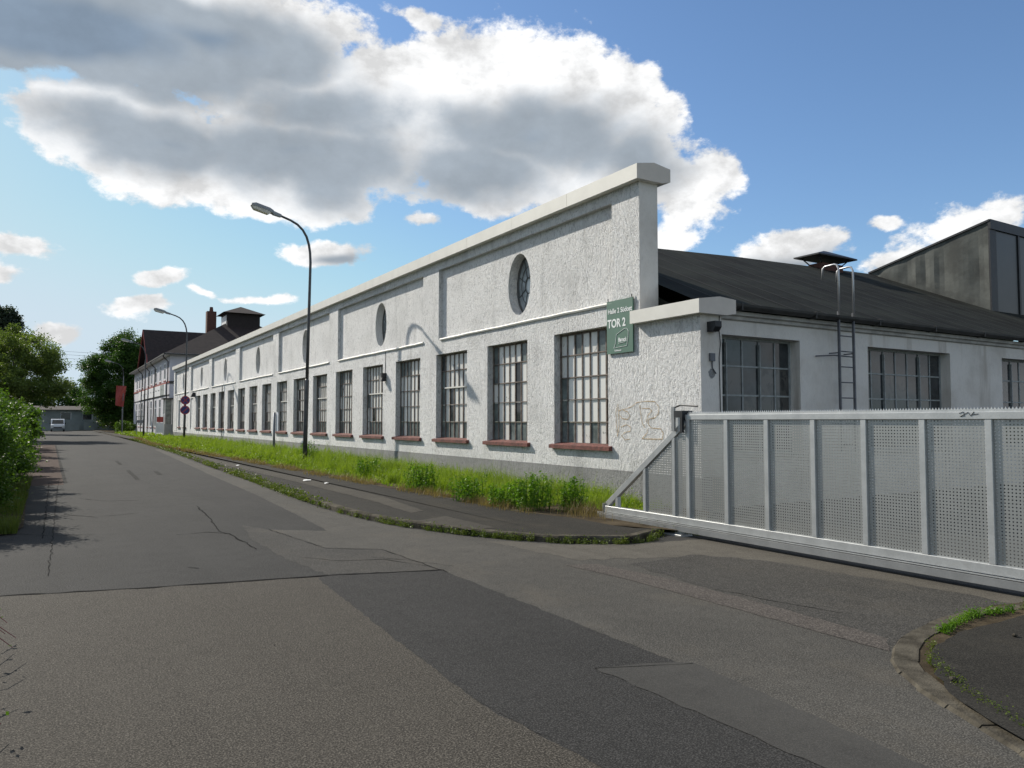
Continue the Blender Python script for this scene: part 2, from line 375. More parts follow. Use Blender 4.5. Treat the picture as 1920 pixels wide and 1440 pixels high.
def copy_tree(o, parent=None):
    c = o.copy(); COL.objects.link(c)
    if parent is not None:
        c.parent = parent; c.matrix_parent_inverse = o.matrix_parent_inverse.copy()
    for ch in list(o.children): copy_tree(ch, c)
    return c
def struct(name, mb, mat, **k): return tag(mb.build(name, mat, **k), kind='structure')
def ragged(pts, step=.22, amp=.02, closed=True):
    out = []; n = len(pts)
    for i in range(n if closed else n-1):
        a = Vector(pts[i][:2]); b = Vector(pts[(i+1) % n][:2]); k = max(1, min(90, int((b-a).length/step)))
        for j in range(k):
            p = a.lerp(b, j/k)
            if j: p += Vector((random.gauss(0, amp), random.gauss(0, amp)))
            out.append((p.x, p.y))
    if not closed: out.append(tuple(pts[-1][:2]))
    return out
def sheet(name, pts, z, mat, parent=None, rag=0.0):
    if rag: pts = ragged(pts, .10, rag*.8)
    mb = MB(); mb.poly([(p[0], p[1], z) for p in pts]); return mb.build(name, mat, parent)
def np_mesh(name, verts, nper, mat):
    """verts (N, nper, 3): N separate faces of nper corners"""
    N = len(verts); me = bpy.data.meshes.new(name)
    me.vertices.add(N*nper); me.vertices.foreach_set('co', np.ascontiguousarray(verts, dtype=np.float32).ravel())
    me.loops.add(N*nper); me.loops.foreach_set('vertex_index', np.arange(N*nper, dtype=np.int32))
    me.polygons.add(N); me.polygons.foreach_set('loop_start', np.arange(0, N*nper, nper, dtype=np.int32))
    try: me.polygons.foreach_set('loop_total', np.full(N, nper, dtype=np.int32))
    except Exception: pass
    me.materials.append(mat); me.update(calc_edges=True); me.validate(); return me
def leaves(cent, size, flat=.5):
    N = len(cent); a = rng.normal(size=(N, 3)); a[:, 2] *= flat; a /= np.linalg.norm(a, axis=1)[:, None]
    r = rng.normal(size=(N, 3)); b = np.cross(a, r); b /= np.linalg.norm(b, axis=1)[:, None]
    s = (size*rng.uniform(.6, 1.3, N))[:, None]
    return np.stack([cent-a*s*.5, cent+b*s*.3, cent+a*s*.55, cent-b*s*.3], axis=1)

# ------------------------------------------------------------------ ground, road, pavements
struct('ground', MB().quad((-700, -300, -.03), (900, -300, -.03), (900, 1200, -.03), (-700, 1200, -.03)), M['grassland'])
KERBPX = [(1240, 1003), (1215, 1017), (1150, 1021), (1060, 1019), (960, 1012), (870, 1003), (760, 988), (690, 975), (640, 962), (600, 950), (540, 928), (480, 905), (400, 877), (340, 854), (290, 838), (250, 826.5), (215, 818.5)]
kerb = [G(*p) for p in KERBPX]+[(6.15, 110), (6.3, 150)]
ZS = .085
inner = [G(*p, ZS) for p in ((1150, 985), (1080, 972), (960, 957), (830, 933), (720, 914), (600, 892), (450, 864), (340, 845), (280, 833))]+[(6.9, 80), (7.0, 110), (7.1, 150)]
road_pts = [(-6, -14), (14, -14), (9.5, 3), (8.6, 6)]+kerb+[(-1.6, 150), (-1.4, 60), (-.75, 40), (-.55, 24), (-.5, 13.6), (-1.2, 12.6), (-6, 12)]
road = sheet('road', road_pts, 0, M['road']); tag(road, kind='structure')
struct('yard', MB().poly([(7.5, 9.9, -.006), (9.9, 10.3, -.006), (70, 10.3, -.006), (70, -30, -.006), (14, -30, -.006), (7.9, -14, -.006)]), M['yard'])
# surfaces of different age in the crossing
gp = lambda *L: [G(*p) for p in L]
sheet('apron_patch', gp((505, 993), (616, 996), (570, 972), (480, 928), (400, 893), (330, 861), (290, 843), (300, 842), (400, 879), (480, 907), (540, 930), (600, 952), (640, 964), (690, 977), (760, 990), (870, 1005), (960, 1014), (1060, 1021), (1215, 1020), (1320, 1022), (1500, 1050), (1700, 1084), (1900, 1118))+[(9.5, 2.5), (9.5, -9), (4.2, -9)]+gp((1740, 1440), (1300, 1246), (1275, 1246), (840, 1074), (715, 1030), (610, 1028)), .0015, M['grey'], road, .012)
sheet('repair_patch', [G(600, 1088), G(620, 1076), G(832, 1070), G(840, 1074), G(1275, 1246), G(1115, 1254), G(1530, 1440), (3.6, -3), (2.2, -3), G(1130, 1440), G(900, 1318), G(780, 1228)], .0022, M['dark'], road, .014)
sheet('coarse_patch', [(-6, 9.1), G(0, 1119), G(300, 1101), G(600, 1082), G(603, 1090), G(780, 1229), G(900, 1319), G(1130, 1441), (2.2, -3), (2.2, -12), (-6, -12)], .0015, M['near'], road, .012)
sheet('pale_patch', [G(1115, 1253), G(1200, 1245), G(1300, 1243), G(1745, 1440), (4.4, -1), (3.6, -1), G(1545, 1440)], .0036, M['pale'], road, .010)
sheet('far_patch', gp((505, 994), (612, 1029), (715, 1031), (840, 1073), (620, 1079), (540, 1050), (470, 1010), (455, 985)), .0018, M['mid'], road, .02)
sheet('dusty_strip', gp((900, 1013), (1060, 1022), (1215, 1019), (1330, 1010), (1500, 1036), (1920, 1106))+[(9.2, 2.5)]+gp((1900, 1132), (1800, 1112), (1640, 1085), (1440, 1052), (1250, 1045), (1080, 1050)), .0030, M['dust'], road, .03)
sheet('dark_patch', gp((1180, 1058), (1300, 1040), (1440, 1053), (1640, 1086), (1800, 1113), (1880, 1130), (1770, 1160), (1700, 1190), (1680, 1212), (1500, 1160), (1300, 1095)), .0038, M['mid'], road, .03)
sheet('paver_strip', gp((1060, 1060), (1120, 1058), (1250, 1085), (1460, 1140), (1665, 1198), (1668, 1222), (1560, 1193), (1380, 1142), (1180, 1088)), .0046, M['pink'], road, .008)
def ribbon(name, pts, wd, z, mat, parent, amp=.02, step=.12):
    p = [Vector(q) for q in ragged(pts, step, amp, False)]; mb = MB(); L = []
    for i, q in enumerate(p):
        t = (p[min(i+1, len(p)-1)]-p[max(0, i-1)]).normalized(); nrm = Vector((-t.y, t.x)); ww = wd*random.uniform(.25, 1.2)
        L.append(((q+nrm*ww/2), (q-nrm*ww/2)))
    for i in range(len(L)-1):
        a, b = L[i]; c, d = L[i+1]; mb.quad((*a, z), (*b, z), (*d, z), (*c, z))
    return mb.build(name, mat, parent)
ribbon('crack', [(-3, 9.2)]+gp((0, 1118), (200, 1107), (420, 1093), (620, 1079), (832, 1069)), .05, .0052, M['crack'], road, .008)
for pts, wd in ((((92, 905), (88, 940), (84, 985), (80, 1010)), .025), (((0, 1000), (90, 1005), (180, 1002)), .03), (((330, 1003), (390, 998), (430, 1001), (480, 1030)), .04),
                (((370, 950), (396, 975), (410, 996), (425, 1001)), .035), (((120, 965), (180, 970), (260, 962)), .03),
                (((1340, 1105), (1450, 1128), (1580, 1150)), .02), (((560, 1045), (640, 1052), (720, 1049), (800, 1062)), .022), (((150, 935), (200, 940), (260, 938)), .03), (((505, 993), (610, 1028), (715, 1030), (840, 1074)), .02), (((352, 1064), (372, 1066)), .04), (((110, 900), (104, 950), (98, 1020), (90, 1080)), .018), (((1115, 1254), (1300, 1245)), .012), (((700, 1046), (760, 1050), (850, 1062)), .02)):
    ribbon('crack', gp(*pts), wd*.6, .0056, M['crack'], road, .010)
mb = MB()
for i in range(12): mb.box(.36, .45, 23.4+i*3.1, 26.3+i*3.1, .001, .005)
mb.build('edge_line', M['line'], road)
mb = MB()
for k, (a, b) in enumerate((((240, 882), (258, 899)), ((218, 864), (226, 871)), ((292, 884), (300, 890)))):
    (x0, y0), (x1, y1) = G(*a), G(*b); d = Vector((x1-x0, y1-y0)).normalized(); n = Vector((-d.y, d.x))*.06
    mb.quad((x0+n.x, y0+n.y, .0055), (x0-n.x, y0-n.y, .0055), (x1-n.x, y1-n.y, .0055), (x1+n.x, y1+n.y, .0055))
mb.build('worn_line', M['line'], road)
struct('parking_strip', MB().poly([(-1.9, 22.8, .003), (.36, 22.8, .003), (.36, 62, .003), (-1.9, 62, .003)]), M['paving'])
# kerb of single stones along the footpath
def kerb_line(name, pts, ztop, width, length, mat, upto=300, zb=-.05):
    e = thing(name, (pts[0][0], pts[0][1], 0), None, None); tag(e, kind='structure')
    P2 = [Vector(p) for p in pts]; cum = [0]
    for i in range(1, len(P2)): cum.append(cum[-1]+(P2[i]-P2[i-1]).length)
    def at(s):
        s = max(0, min(cum[-1], s))
        for i in range(1, len(P2)):
            if s <= cum[i]: return P2[i-1].lerp(P2[i], (s-cum[i-1])/(cum[i]-cum[i-1]))
        return P2[-1]
    s = 0
    while s < cum[-1]-.1 and upto:
        e1 = min(cum[-1], s+length); a = at(s+.003); b = at(e1-.003); t = (b-a).normalized(); n = Vector((t.y, -t.x))*width
        dz = random.uniform(-.006, .004); j = Vector((random.uniform(-.01, .01), random.uniform(-.01, .01))); a = a+j; b = b+j
        z = ztop+dz
        MB().add([(*a, zb), (*b, zb), (*(b+n), zb), (*(a+n), zb), (*a, z-.02), (*b, z-.02), (*(b+n), z), (*(a+n), z), (*(a+n*.12), z), (*(b+n*.12), z)],
                 [(0, 1, 5, 4), (4, 5, 9, 8), (8, 9, 6, 7), (2, 3, 7, 6), (0, 4, 8, 7, 3), (1, 2, 6, 9, 5)]).build('kerb_stone', mat, e)
        s = e1; upto -= 1
    return e
kerb_line('kerb', kerb, ZS+.008, .13, 1.0, M['kerb'])
off = []
for i, p in enumerate(kerb):
    a = Vector(kerb[max(0, i-1)]); b = Vector(kerb[min(len(kerb)-1, i+1)]); t = (b-a).normalized(); off.append((p[0]+t.y*.125, p[1]-t.x*.125))
walk = sheet('footpath', off+inner[::-1]+[G(1190, 990, ZS)], ZS, M['walk']); tag(walk, kind='structure')
sheet('slab_strip', [G(*p, ZS) for p in ((330, 848), (420, 872), (560, 905), (700, 940), (770, 962), (795, 958), (720, 932), (575, 898), (430, 868), (335, 846))], ZS+.004, M['walkstrip'], walk, .012)
sheet('slab_strip', [G(*p, ZS) for p in ((775, 978), (835, 968), (930, 990), (880, 994), (845, 988))], ZS+.004, M['walkstrip'], walk, .012)
verge = sheet('verge_soil', inner+[(9.9, 150), (9.9, 9.5), (8.6, 8.4), (7.75, 8.1), (7.3, 9.0)], ZS-.006, M['soil']); tag(verge, kind='structure')
verge_l = sheet('verge_left', [(-60, 12.5), (-1.2, 12.5), (-.42, 13.3), (-.3, 14), (-.36, 18.5), (-.5, 22.8), (-1.5, 22.8), (-1.5, 62), (-1.6, 150), (-60, 150)], .02, M['soil']); tag(verge_l, kind='structure')
for i in range(10):
    a = 10.9+i*1.9+random.uniform(0, .5); b = a+random.uniform(.5, 1.3); yy = [a, (a+b)/2, b]; iy = [p[1] for p in inner]; ix = [p[0] for p in inner]
    ribbon('edging', [(float(np.interp(q, iy, ix))+.03, q) for q in yy], .09, ZS+.004, M['walkstrip'], walk, .006)
# corner of the opposite footpath, bottom right
ISL = gp((1920, 1420), (1790, 1340), (1700, 1282), (1672, 1250), (1665, 1225), (1690, 1192), (1760, 1160), (1830, 1143), (1920, 1132))
ISO = [(3.4, 1.0)]+ISL+[(8.6, 3.0), (10.5, 1.5)]
kerb_line('corner_kerb', ISO, .020, .17, .30, M['kerb'], zb=-.04)
inn = [G(*p, .05) for p in ((1920, 1385), (1850, 1345), (1780, 1298), (1745, 1243), (1750, 1215), (1795, 1185), (1920, 1152))]
tag(sheet('corner_soil', [(p[0]+.16*(i > 0), p[1]-.02) for i, p in enumerate(ISO)]+[(9, -6), (4, -6)], .012, M['soil']), kind='structure')
corner = sheet('corner_footpath', [(3.9, .6)]+inn+[(9, 2.6), (10, -6), (5, -6)], .046, M['walk'], None, .015); tag(corner, kind='structure')

# ------------------------------------------------------------------ factory hall
D = 9.8; Y0 = 11.2; Y1 = 76.2; ZT = 6.40
hall = thing('factory_hall', (D, 11.0, 0), 'long white factory hall with barred windows, oval upper windows and cream coping', 'factory')
NW = 17; WY = [12.2+3.085*k for k in range(NW)]; WW = 1.95; WZ0, WZ1 = 1.13, 3.62
BY = [12.05+9.22*k for k in range(7)]; BW = 8.12; BZ0, BZ1 = 4.07, 6.15; REC = .12
def grid_wall(mb, P, u0, u1, v0, v1, holes, depth, reveal=True):
    us = sorted({u0, u1, *[h[0] for h in holes], *[h[1] for h in holes]}); vs = sorted({v0, v1, *[h[2] for h in holes], *[h[3] for h in holes]})
    for i in range(len(us)-1):
        for j in range(len(vs)-1):
            cu = (us[i]+us[i+1])/2; cv = (vs[j]+vs[j+1])/2
            if any(h[0] < cu < h[1] and h[2] < cv < h[3] for h in holes): continue
            mb.quad(P(us[i], vs[j], 0), P(us[i+1], vs[j], 0), P(us[i+1], vs[j+1], 0), P(us[i], vs[j+1], 0))
    if reveal:
        for h in holes:
            d = h[4] if len(h) > 4 else depth; c = [(h[0], h[2]), (h[1], h[2]), (h[1], h[3]), (h[0], h[3])]
            for k in range(4):
                a, b = c[k], c[(k+1) % 4]; mb.quad(P(*a, 0), P(*b, 0), P(*b, d), P(*a, d))
PX = lambda u, v, d: (D+d, u, v)
mb = MB()
wh = [(y, y+WW, WZ0, WZ1, .21) for y in WY]+[(64.9, 66.3, 1.0, 3.5, .06), (68.4, 69.8, 1.13, 3.5, .12), (71.6, 73, 1.13, 3.5, .12)]
ph = [(y, y+BW, BZ0, BZ1, REC) for y in BY]
grid_wall(mb, PX, 9.6, Y0, .66, 3.56, [], .1)
grid_wall(mb, PX, Y0, Y1, .66, 4.0, wh, .3); grid_wall(mb, PX, Y0, Y1, 4.0, ZT, ph, .1)
for h in wh[NW:]: mb.quad(PX(h[0], h[2], h[4]), PX(h[1], h[2], h[4]), PX(h[1], h[3], h[4]), PX(h[0], h[3], h[4]))
OC = [(y+3.80, 5.06) for y in BY]; ORY, ORZ = .52, .77
for (cy_, cz), y in zip(OC, BY):
    angs = sorted({2*math.pi*i/40 for i in range(40)} | {math.atan2(b-cz, a-cy_) % (2*math.pi) for a in (y, y+BW) for b in (BZ0, BZ1)})
    def rect(a):
        c, s = math.cos(a), math.sin(a); k = 1e9
        if c > 1e-9: k = min(k, (y+BW-cy_)/c)
        if c < -1e-9: k = min(k, (y-cy_)/c)
        if s > 1e-9: k = min(k, (BZ1-cz)/s)
        if s < -1e-9: k = min(k, (BZ0-cz)/s)
        return (cy_+c*k, cz+s*k)
    for i in range(len(angs)):
        a, b = angs[i], angs[(i+1) % len(angs)]
        oa = (cy_+ORY*math.cos(a), cz+ORZ*math.sin(a)); ob = (cy_+ORY*math.cos(b), cz+ORZ*math.sin(b)); ra, rb = rect(a), rect(b)
        mb.quad(PX(*oa, REC), PX(*ra, REC), PX(*rb, REC), PX(*ob, REC)); mb.quad(PX(*oa, REC), PX(*ob, REC), PX(*ob, REC+.34), PX(*oa, REC+.34))
mb.build('wall', M['white'], hall)
# end faces, back of the parapet
mb = MB()
mb.quad((D, Y0, 3.4), (10.28, Y0, 3.4), (10.28, Y0, ZT), (D, Y0, ZT)); mb.quad((10.28, Y0, 3.4), (10.28, Y1, 3.4), (10.28, Y1, ZT), (10.28, Y0, ZT))
mb.quad((D, Y1, 0), (24, Y1, 0), (24, Y1, 4), (D, Y1, 4)); mb.quad((D, Y1, 4), (10.28, Y1, 4), (10.28, Y1, ZT), (D, Y1, ZT))
mb.build('end_wall', M['side'], hall)
mb = MB(); mb.box(D-.012, D+.25, 9.588, Y1, -.05, .655); mb.build('plinth', M['plinth'], hall)
seg = 2.35; y = Y0-.13; n = 0
while y < Y1+.1:
    e = min(y+seg, Y1+.15); mb = MB()
    prof = [(9.64, 6.385), (9.64, 6.68), (10.09, 6.765), (10.52, 6.70), (10.52, 6.44), (10.30, 6.385)]
    mb.extrude(prof, 1, y+.004, e-.004)
    if n == 0: mb.mi = [0]*6+[1, 1]
    mb.build('coping_stone', [M['coping'], M['copend']], hall); y = e; n += 1
mb = MB(); mb.extrude([(9.64, 3.55), (9.64, 3.80), (10.16, 3.875), (10.57, 3.845), (10.57, 3.59), (10.34, 3.55)], 1, 9.47, 11.32); mb.mi = [0]*6+[1, 1]
mb.build('coping_stone', [M['coping'], M['copend']], hall)
for y in BY:
    mb = MB(); pts = []; k = 14
    for i in range(k+1): pts.append((D-.015, y-.05+(BW-.1)*i/k, 4.055+random.uniform(-.008, .008)))
    mb.tube(pts, .036, 6); mb.build('ledge', M['coping'], hall)
# street windows
cols, rows = 7, 5
def frame_mesh(wd, ht, cols, rows, bar, mat, depth=.05, mid=None):
    mb = MB(); f = .045
    for a, b in ((0, f), (wd-f, wd)): mb.box(0, depth, a, b, 0, ht)
    for a, b in ((0, f), (ht-f, ht)): mb.box(.002, depth-.002, f, wd-f, a, b)
    for i in range(1, cols): c = wd*i/cols; mb.box(.004, depth-.006, c-bar/2, c+bar/2, f, ht-f)
    for j in range(1, rows):
        c = ht*j/rows; hb = bar*.75
        mb.box(-.006, depth-.012, f, wd-f, c-hb/2, c+hb/2)
        if mid and j == mid: mb.cur = 1; mb.box(-.03, -.008, wd/cols, wd-wd/cols, c-.02, c+.02); mb.cur = 0
    return mb
FW, FH = WW, WZ1-WZ0
fm = [frame_mesh(FW, FH, cols, rows, .032, None, mid=k).mesh('window', [M['rust'], M['coping']]) for k in (3, None)]
pw, ph_ = FW/cols-.034, FH/rows-.03
def pane_mesh(mat, a, b): return MB().box(0, .006, 0, a, 0, b).mesh('pane', mat)
PM = {k: pane_mesh(M[k], pw, ph_) for k in ('paneW', 'paneM', 'paneG', 'paneD')}
sillm = MB().extrude([(-.09, -.10), (-.09, -.02), (.175, .03), (.175, -.10)], 1, -.12, WW+.10).mesh('sill', M['sill'])
def pane_kind(i, j, k):
    r = random.random()
    if j == 0: return 'paneG' if r < .85 else 'paneM'
    if i == cols-1 or i == 0: return 'paneG' if r < .5 else ('paneM' if r < .8 else 'paneD')
    if j == rows-1: return 'paneW' if r < .4 else ('paneM' if r < .75 else 'paneG')
    if k % 5 == 2: return 'paneM' if r < .75 else ('paneW' if r < .9 else 'paneD')
    return 'paneW' if r < .70 else ('paneM' if r < .95 else 'paneD')
for k, y in enumerate(WY):
    x = D+.165
    wobj = place('window', fm[k % 2 if k else 1], hall, (x, y, WZ0)); ROOTS[wobj.name] = Matrix.Identity(4)
    place('sill', sillm, wobj, (D-x, 0, .01))
    if k < 8:
        for i in range(cols):
            for j in range(rows):
                place('pane', PM[pane_kind(i, j, k)], wobj, (.026+random.uniform(0, .004), FW*i/cols+.017, FH*j/rows+.015))
    else:
        mb = MB(); ks = ('paneW', 'paneM', 'paneG', 'paneD')
        for i in range(cols):
            for j in range(rows):
                mb.cur = ks.index(pane_kind(i, j, k)); a = FW*i/cols+.017; b = FH*j/rows+.015; mb.box(.026, .032, a, a+pw, b, b+ph_)
        o = place('pane', mb.mesh('pane', [M[q] for q in ks]), wobj); tag(o, kind='stuff')
for h in wh[NW+1:]:
    place('sill', MB().extrude([(-.09, -.10), (-.09, -.02), (.12, .03), (.12, -.10)], 1, -.12, 1.5).mesh('sill', M['sill']), hall, (D, h[0], h[2]))
# oval windows
def oval_frame():
    mb = MB()
    def ell(r, x): return [(x, ORY*r*math.cos(2*math.pi*i/40), ORZ*r*math.sin(2*math.pi*i/40)) for i in range(41)]
    mb.tube(ell(.96, 0), .03, 6, False); mb.tube(ell(.26, 0), .014, 5, False); mb.tube(ell(.62, 0), .009, 5, False)
    for i in range(8):
        a = 2*math.pi*(i+.5)/8; mb.tube([(0, ORY*.26*math.cos(a), ORZ*.26*math.sin(a)), (0, ORY*.97*math.cos(a), ORZ*.97*math.sin(a))], .012, 5)
    return mb.mesh('oval_window', M['lead'])
ofm = oval_frame(); segm = []
for i in range(8):
    mb = MB(); a0, a1 = 2*math.pi*(i-.5)/8, 2*math.pi*(i+.5)/8; t = [a0+(a1-a0)*q/5 for q in range(6)]
    mb.poly([(.012, ORY*.97*math.cos(a), ORZ*.97*math.sin(a)) for a in t]+[(.012, ORY*.26*math.cos(a), ORZ*.26*math.sin(a)) for a in t[::-1]]); segm.append(mb.mesh('pane', M['oval']))
cm = MB(); cm.poly([(.013, ORY*.26*math.cos(2*math.pi*i/20), ORZ*.26*math.sin(2*math.pi*i/20)) for i in range(20)]); cm = cm.mesh('pane', M['oval'])
for c in OC:
    o = place('oval_window', ofm, hall, (D+REC+.28, c[0], c[1])); ROOTS[o.name] = Matrix.Identity(4)
    for sm in segm: place('pane', sm, o, None, (random.uniform(-.01, .01), random.uniform(-.02, .02), random.uniform(-.02, .02)))
    place('pane', cm, o)
# low corner pier and the side wall of the yard
SY = 10.2
mb = MB(); mb.quad((D, 9.6, .66), (10.33, 9.6, .66), (10.33, 9.6, 3.56), (D, 9.6, 3.56)); mb.quad((10.33, 9.6, 0), (10.33, SY, 0), (10.33, SY, 3.56), (10.33, 9.6, 3.56))
mb.build('corner_pier', M['side'], hall)
PY = lambda u, v, d: (u, SY+d, v)
SWX = [(10.36, 13.27), (15.6, 18.96), (21.45, 24.8), (27.3, 30.65)]
mb = MB(); grid_wall(mb, PY, 10.33, 60, 0, 3.80, [(a, b, 1.0, 3.32) for a, b in SWX], .34); mb.build('side_wall', M['side'], hall)
for a, b in SWX:
    wd = b-a; cc = max(2, round(wd/.475)); rr = 4; ht = 2.32
    mb = MB(); f = .05
    for p, q in ((a, a+f), (b-f, b)): mb.box(p, q, SY+.24, SY+.29, 1.0, 3.32)
    for p, q in ((1.0, 1.05), (3.27, 3.32)): mb.box(a+f, b-f, SY+.242, SY+.288, p, q)
    for i in range(1, cc): c = a+wd*i/cc; mb.box(c-.016, c+.016, SY+.244, SY+.284, 1.05, 3.27)
    for j in range(1, rr): c = 1.0+ht*j/rr; mb.box(a+f, b-f, SY+.238, SY+.28, c-.016, c+.016)
    sa, sb, s0, s1 = a+wd*2/cc, a+wd*(cc-2)/cc, 1+ht/rr, 3.2      # tilting sash frame
    mb.cur = 1
    for p, q in ((sa-.02, sa+.02), (sb-.02, sb+.02)): mb.box(p+.008, q-.008, SY+.21, SY+.236, s0, s1)
    for p, q in ((s0-.02, s0+.02),): mb.box(sa+.012, sb-.012, SY+.212, SY+.234, p+.008, q-.008)
    wobj = mb.build('side_window', [M['barlight'], M['barlight']], hall)
    for i in range(cc):
        for j in range(rr):
            p = a+wd*i/cc; q = 1+ht*j/rr
            o = MB().box(p+.017, p+wd/cc-.017, SY+.262, SY+.268, q+.017, q+ht/rr-.017).build('pane', M['paneD' if random.random() < (.1+.27*j) else 'paneS'], wobj)
    MB().box(a-.02, b+.02, SY-.05, SY+.3, .94, .999).build('sill', M['cornice'], wobj)
mb = MB(); mb.extrude([(SY, 3.60), (SY-.06, 3.62), (SY-.06, 3.68), (SY-.12, 3.70), (SY-.12, 3.77), (SY, 3.79)], 0, 10.335, 60); mb.build('cornice', M['cornice'], hall)
mb = MB()
pts = [(SY-.20+.11*math.sin(a)-.005, 3.88-.10*math.cos(a)) for a in [math.pi*(i/8-.5) for i in range(9)]]
mb.extrude(pts+[(p[0]*.999+.008, 3.885-(3.88-p[1])*.9) for p in pts[::-1]], 0, 10.58, 60)
for i in range(22): mb.box(11.2+i*2.2, 11.23+i*2.2, SY-.32, SY-.07, 3.76, 3.90)
mb.build('gutter', M['gutter'], hall)
# bitumen roof of the hall
zr = lambda yy: 3.87+.45*(yy-(SY-.12))
SL = [(10.29, 15.2), (14.99, 16.29), (19.3, 17.26), (24.1, 17.97), (31.4, 19.1), (45, 21), (60, 23)]
mb = MB()
for i in range(len(SL)-1):
    (xa, ya), (xb, yb) = SL[i], SL[i+1]; g = SY-.12
    mb.quad((xa, g, zr(g)), (xb, g, zr(g)), (xb, yb, zr(yb)), (xa, ya, zr(ya)))
    mb.quad((xa, ya, zr(ya)), (xb, yb, zr(yb)), (xb, 34, 4.6), (xa, 34, 4.6))
mb.quad((10.29, 34, 4.6), (60, 34, 4.6), (60, Y1, 4.4), (10.29, Y1, 4.4))
mb.quad((10.3, SY, 3.6), (10.3, 15.2, zr(15.2)), (10.3, 34, 4.6), (10.3, SY, 3.6))
rf = mb.build('roof', M['roof'], hall)
for i in range(20):
    x = 11.2+i*1.05; g = SY-.1; ye = np.interp(x, [s[0] for s in SL], [s[1] for s in SL])-.03; mb = MB(); L = []; nn = 10
    for q in range(nn+1): yy = g+(ye-g)*q/nn; L.append((x+random.uniform(-.012, .012), yy, zr(yy)+.008))
    for q in range(nn): a, b = L[q], L[q+1]; mb.quad((a[0]-.03, a[1], a[2]), (a[0]+.03, a[1], a[2]), (b[0]+.03, b[1], b[2]), (b[0]-.03, b[1], b[2]))
    mb.build('seam', M['roofline'], rf)
# raised roof light with dark glazing
RX = 28.85; RYF = 14.03; zb = zr(RYF); ztop = 8.90; RYB = 18.72; zbk = zr(RYB)
mb = MB(); N = 26; rowsz = 8
for i in range(N):
    for j in range(rowsz):
        def sp(ii, jj):
            u = ii/N; yy = RYF+(RYB-RYF)*u; lo = zb+(zbk-zb)*u-.05; hi = ztop+(zbk-ztop)*u; v = jj/rowsz
            fold = .05*math.sin(yy*7.0+1.5*math.sin(yy*2.3))*math.sin(math.pi*min(1, v*1.05))*(hi-lo > .3)
            return (RX+fold*.7, yy, lo+(hi-lo)*v)
        mb.quad(sp(i, j), sp(i+1, j), sp(i+1, j+1), sp(i, j+1))
mb.quad((RX, RYF, ztop), (60, RYF, ztop), (60, RYB, zbk), (RX, RYB, zbk))
rl = mb.build('roof_light', M['felt'], hall, smooth=True)
mb = MB(); mb.box(RX-.04, 60, RYF-.10, RYF-.002, ztop-.30, ztop+.05); mb.box(RX-.03, RX+.42, RYF-.06, RYF-.004, zb-.1, ztop-.302)
for i in range(14): mb.box(RX+.42+1.55*(i+1), RX+.54+1.55*(i+1), RYF-.08, RYF-.006, zb-.1, ztop-.302)
mb.beam((RX-.02, RYF-.06, ztop+.02), (RX-.02, RYB, zbk+.02), .08, .07)
mb.build('frame', M['blackmetal'], rl)
for i in range(14): MB().box(RX+.42+.12*(i > 0)+1.55*i, RX+.42+1.55*(i+1), RYF-.04, RYF-.03, zb-.05, ztop-.302).build('pane', M['roofglass'], rl)
# vent stack on the roof
vx, vy = 24.95, 17.95; vz = zr(17.9)
vt = MB().box(vx-.62, vx+.62, vy-.3, vy+.3, vz-.6, vz+.16).build('vent_stack', M['brick'], hall)
mb = MB(); mb.add([(vx-1.15, vy-.55, vz+.42), (vx+1.15, vy-.55, vz+.42), (vx+1.15, vy+.55, vz+.42), (vx-1.15, vy+.55, vz+.42), (vx-.1, vy, vz+.70), (vx+.1, vy, vz+.70), (vx-1.15, vy-.55, vz+.37), (vx+1.15, vy-.55, vz+.37), (vx+1.15, vy+.55, vz+.37), (vx-1.15, vy+.55, vz+.37)],
                  [(0, 1, 5, 4), (1, 2, 5), (2, 3, 4, 5), (3, 0, 4), (0, 6, 7, 1), (1, 7, 8, 2), (2, 8, 9, 3), (3, 9, 6, 0), (6, 9, 8, 7)])
for sx in (-.9, .9):
    for sy in (-.25, .25): mb.tube([(vx+sx*.6, vy+sy, vz+.1), (vx+sx, vy+sy*1.5, vz+.38)], .025, 6)
mb.build('vent_cap', M['blackmetal'], vt)
# ladder up the side wall
lx0, lx1, ly = 14.24, 14.74, SY-.24
mb = MB()
for x in (lx0, lx1): mb.beam((x, ly, 1.0), (x, ly, 3.98), .035, .05, (0, 1, 0))
for x in (lx0, lx1):
    mb.tube([(x, ly, 3.1), (x, SY, 3.1)], .014, 6); mb.tube([(x, ly, 1.6), (x, SY, 1.6)], .014, 6)
lad = mb.build('ladder', M['ladder'], hall)
for i in range(8): MB().tube([(lx0, ly, 1.15+i*.33), (lx1, ly, 1.15+i*.33)], .013, 6).build('rung', M['ladder'], lad)
for x in (lx0, lx1):
    MB().tube([(x, ly-.02, 3.9), (x, ly-.02, 4.90), (x, ly+.02, 4.98), (x, ly+.08, 5.0), (x, ly+.30, 4.99), (x, ly+.36, 4.95), (x, ly+.38, 4.72)], .022, 8).build('handrail', M['tube'], lad, smooth=True)
MB().tube([(lx0-.5, SY-.03, 3.02), (lx0-.1, SY-.2, 3.04), (lx1, SY-.2, 3.03)], .014, 6).build('bracket', M['ladder'], lad)
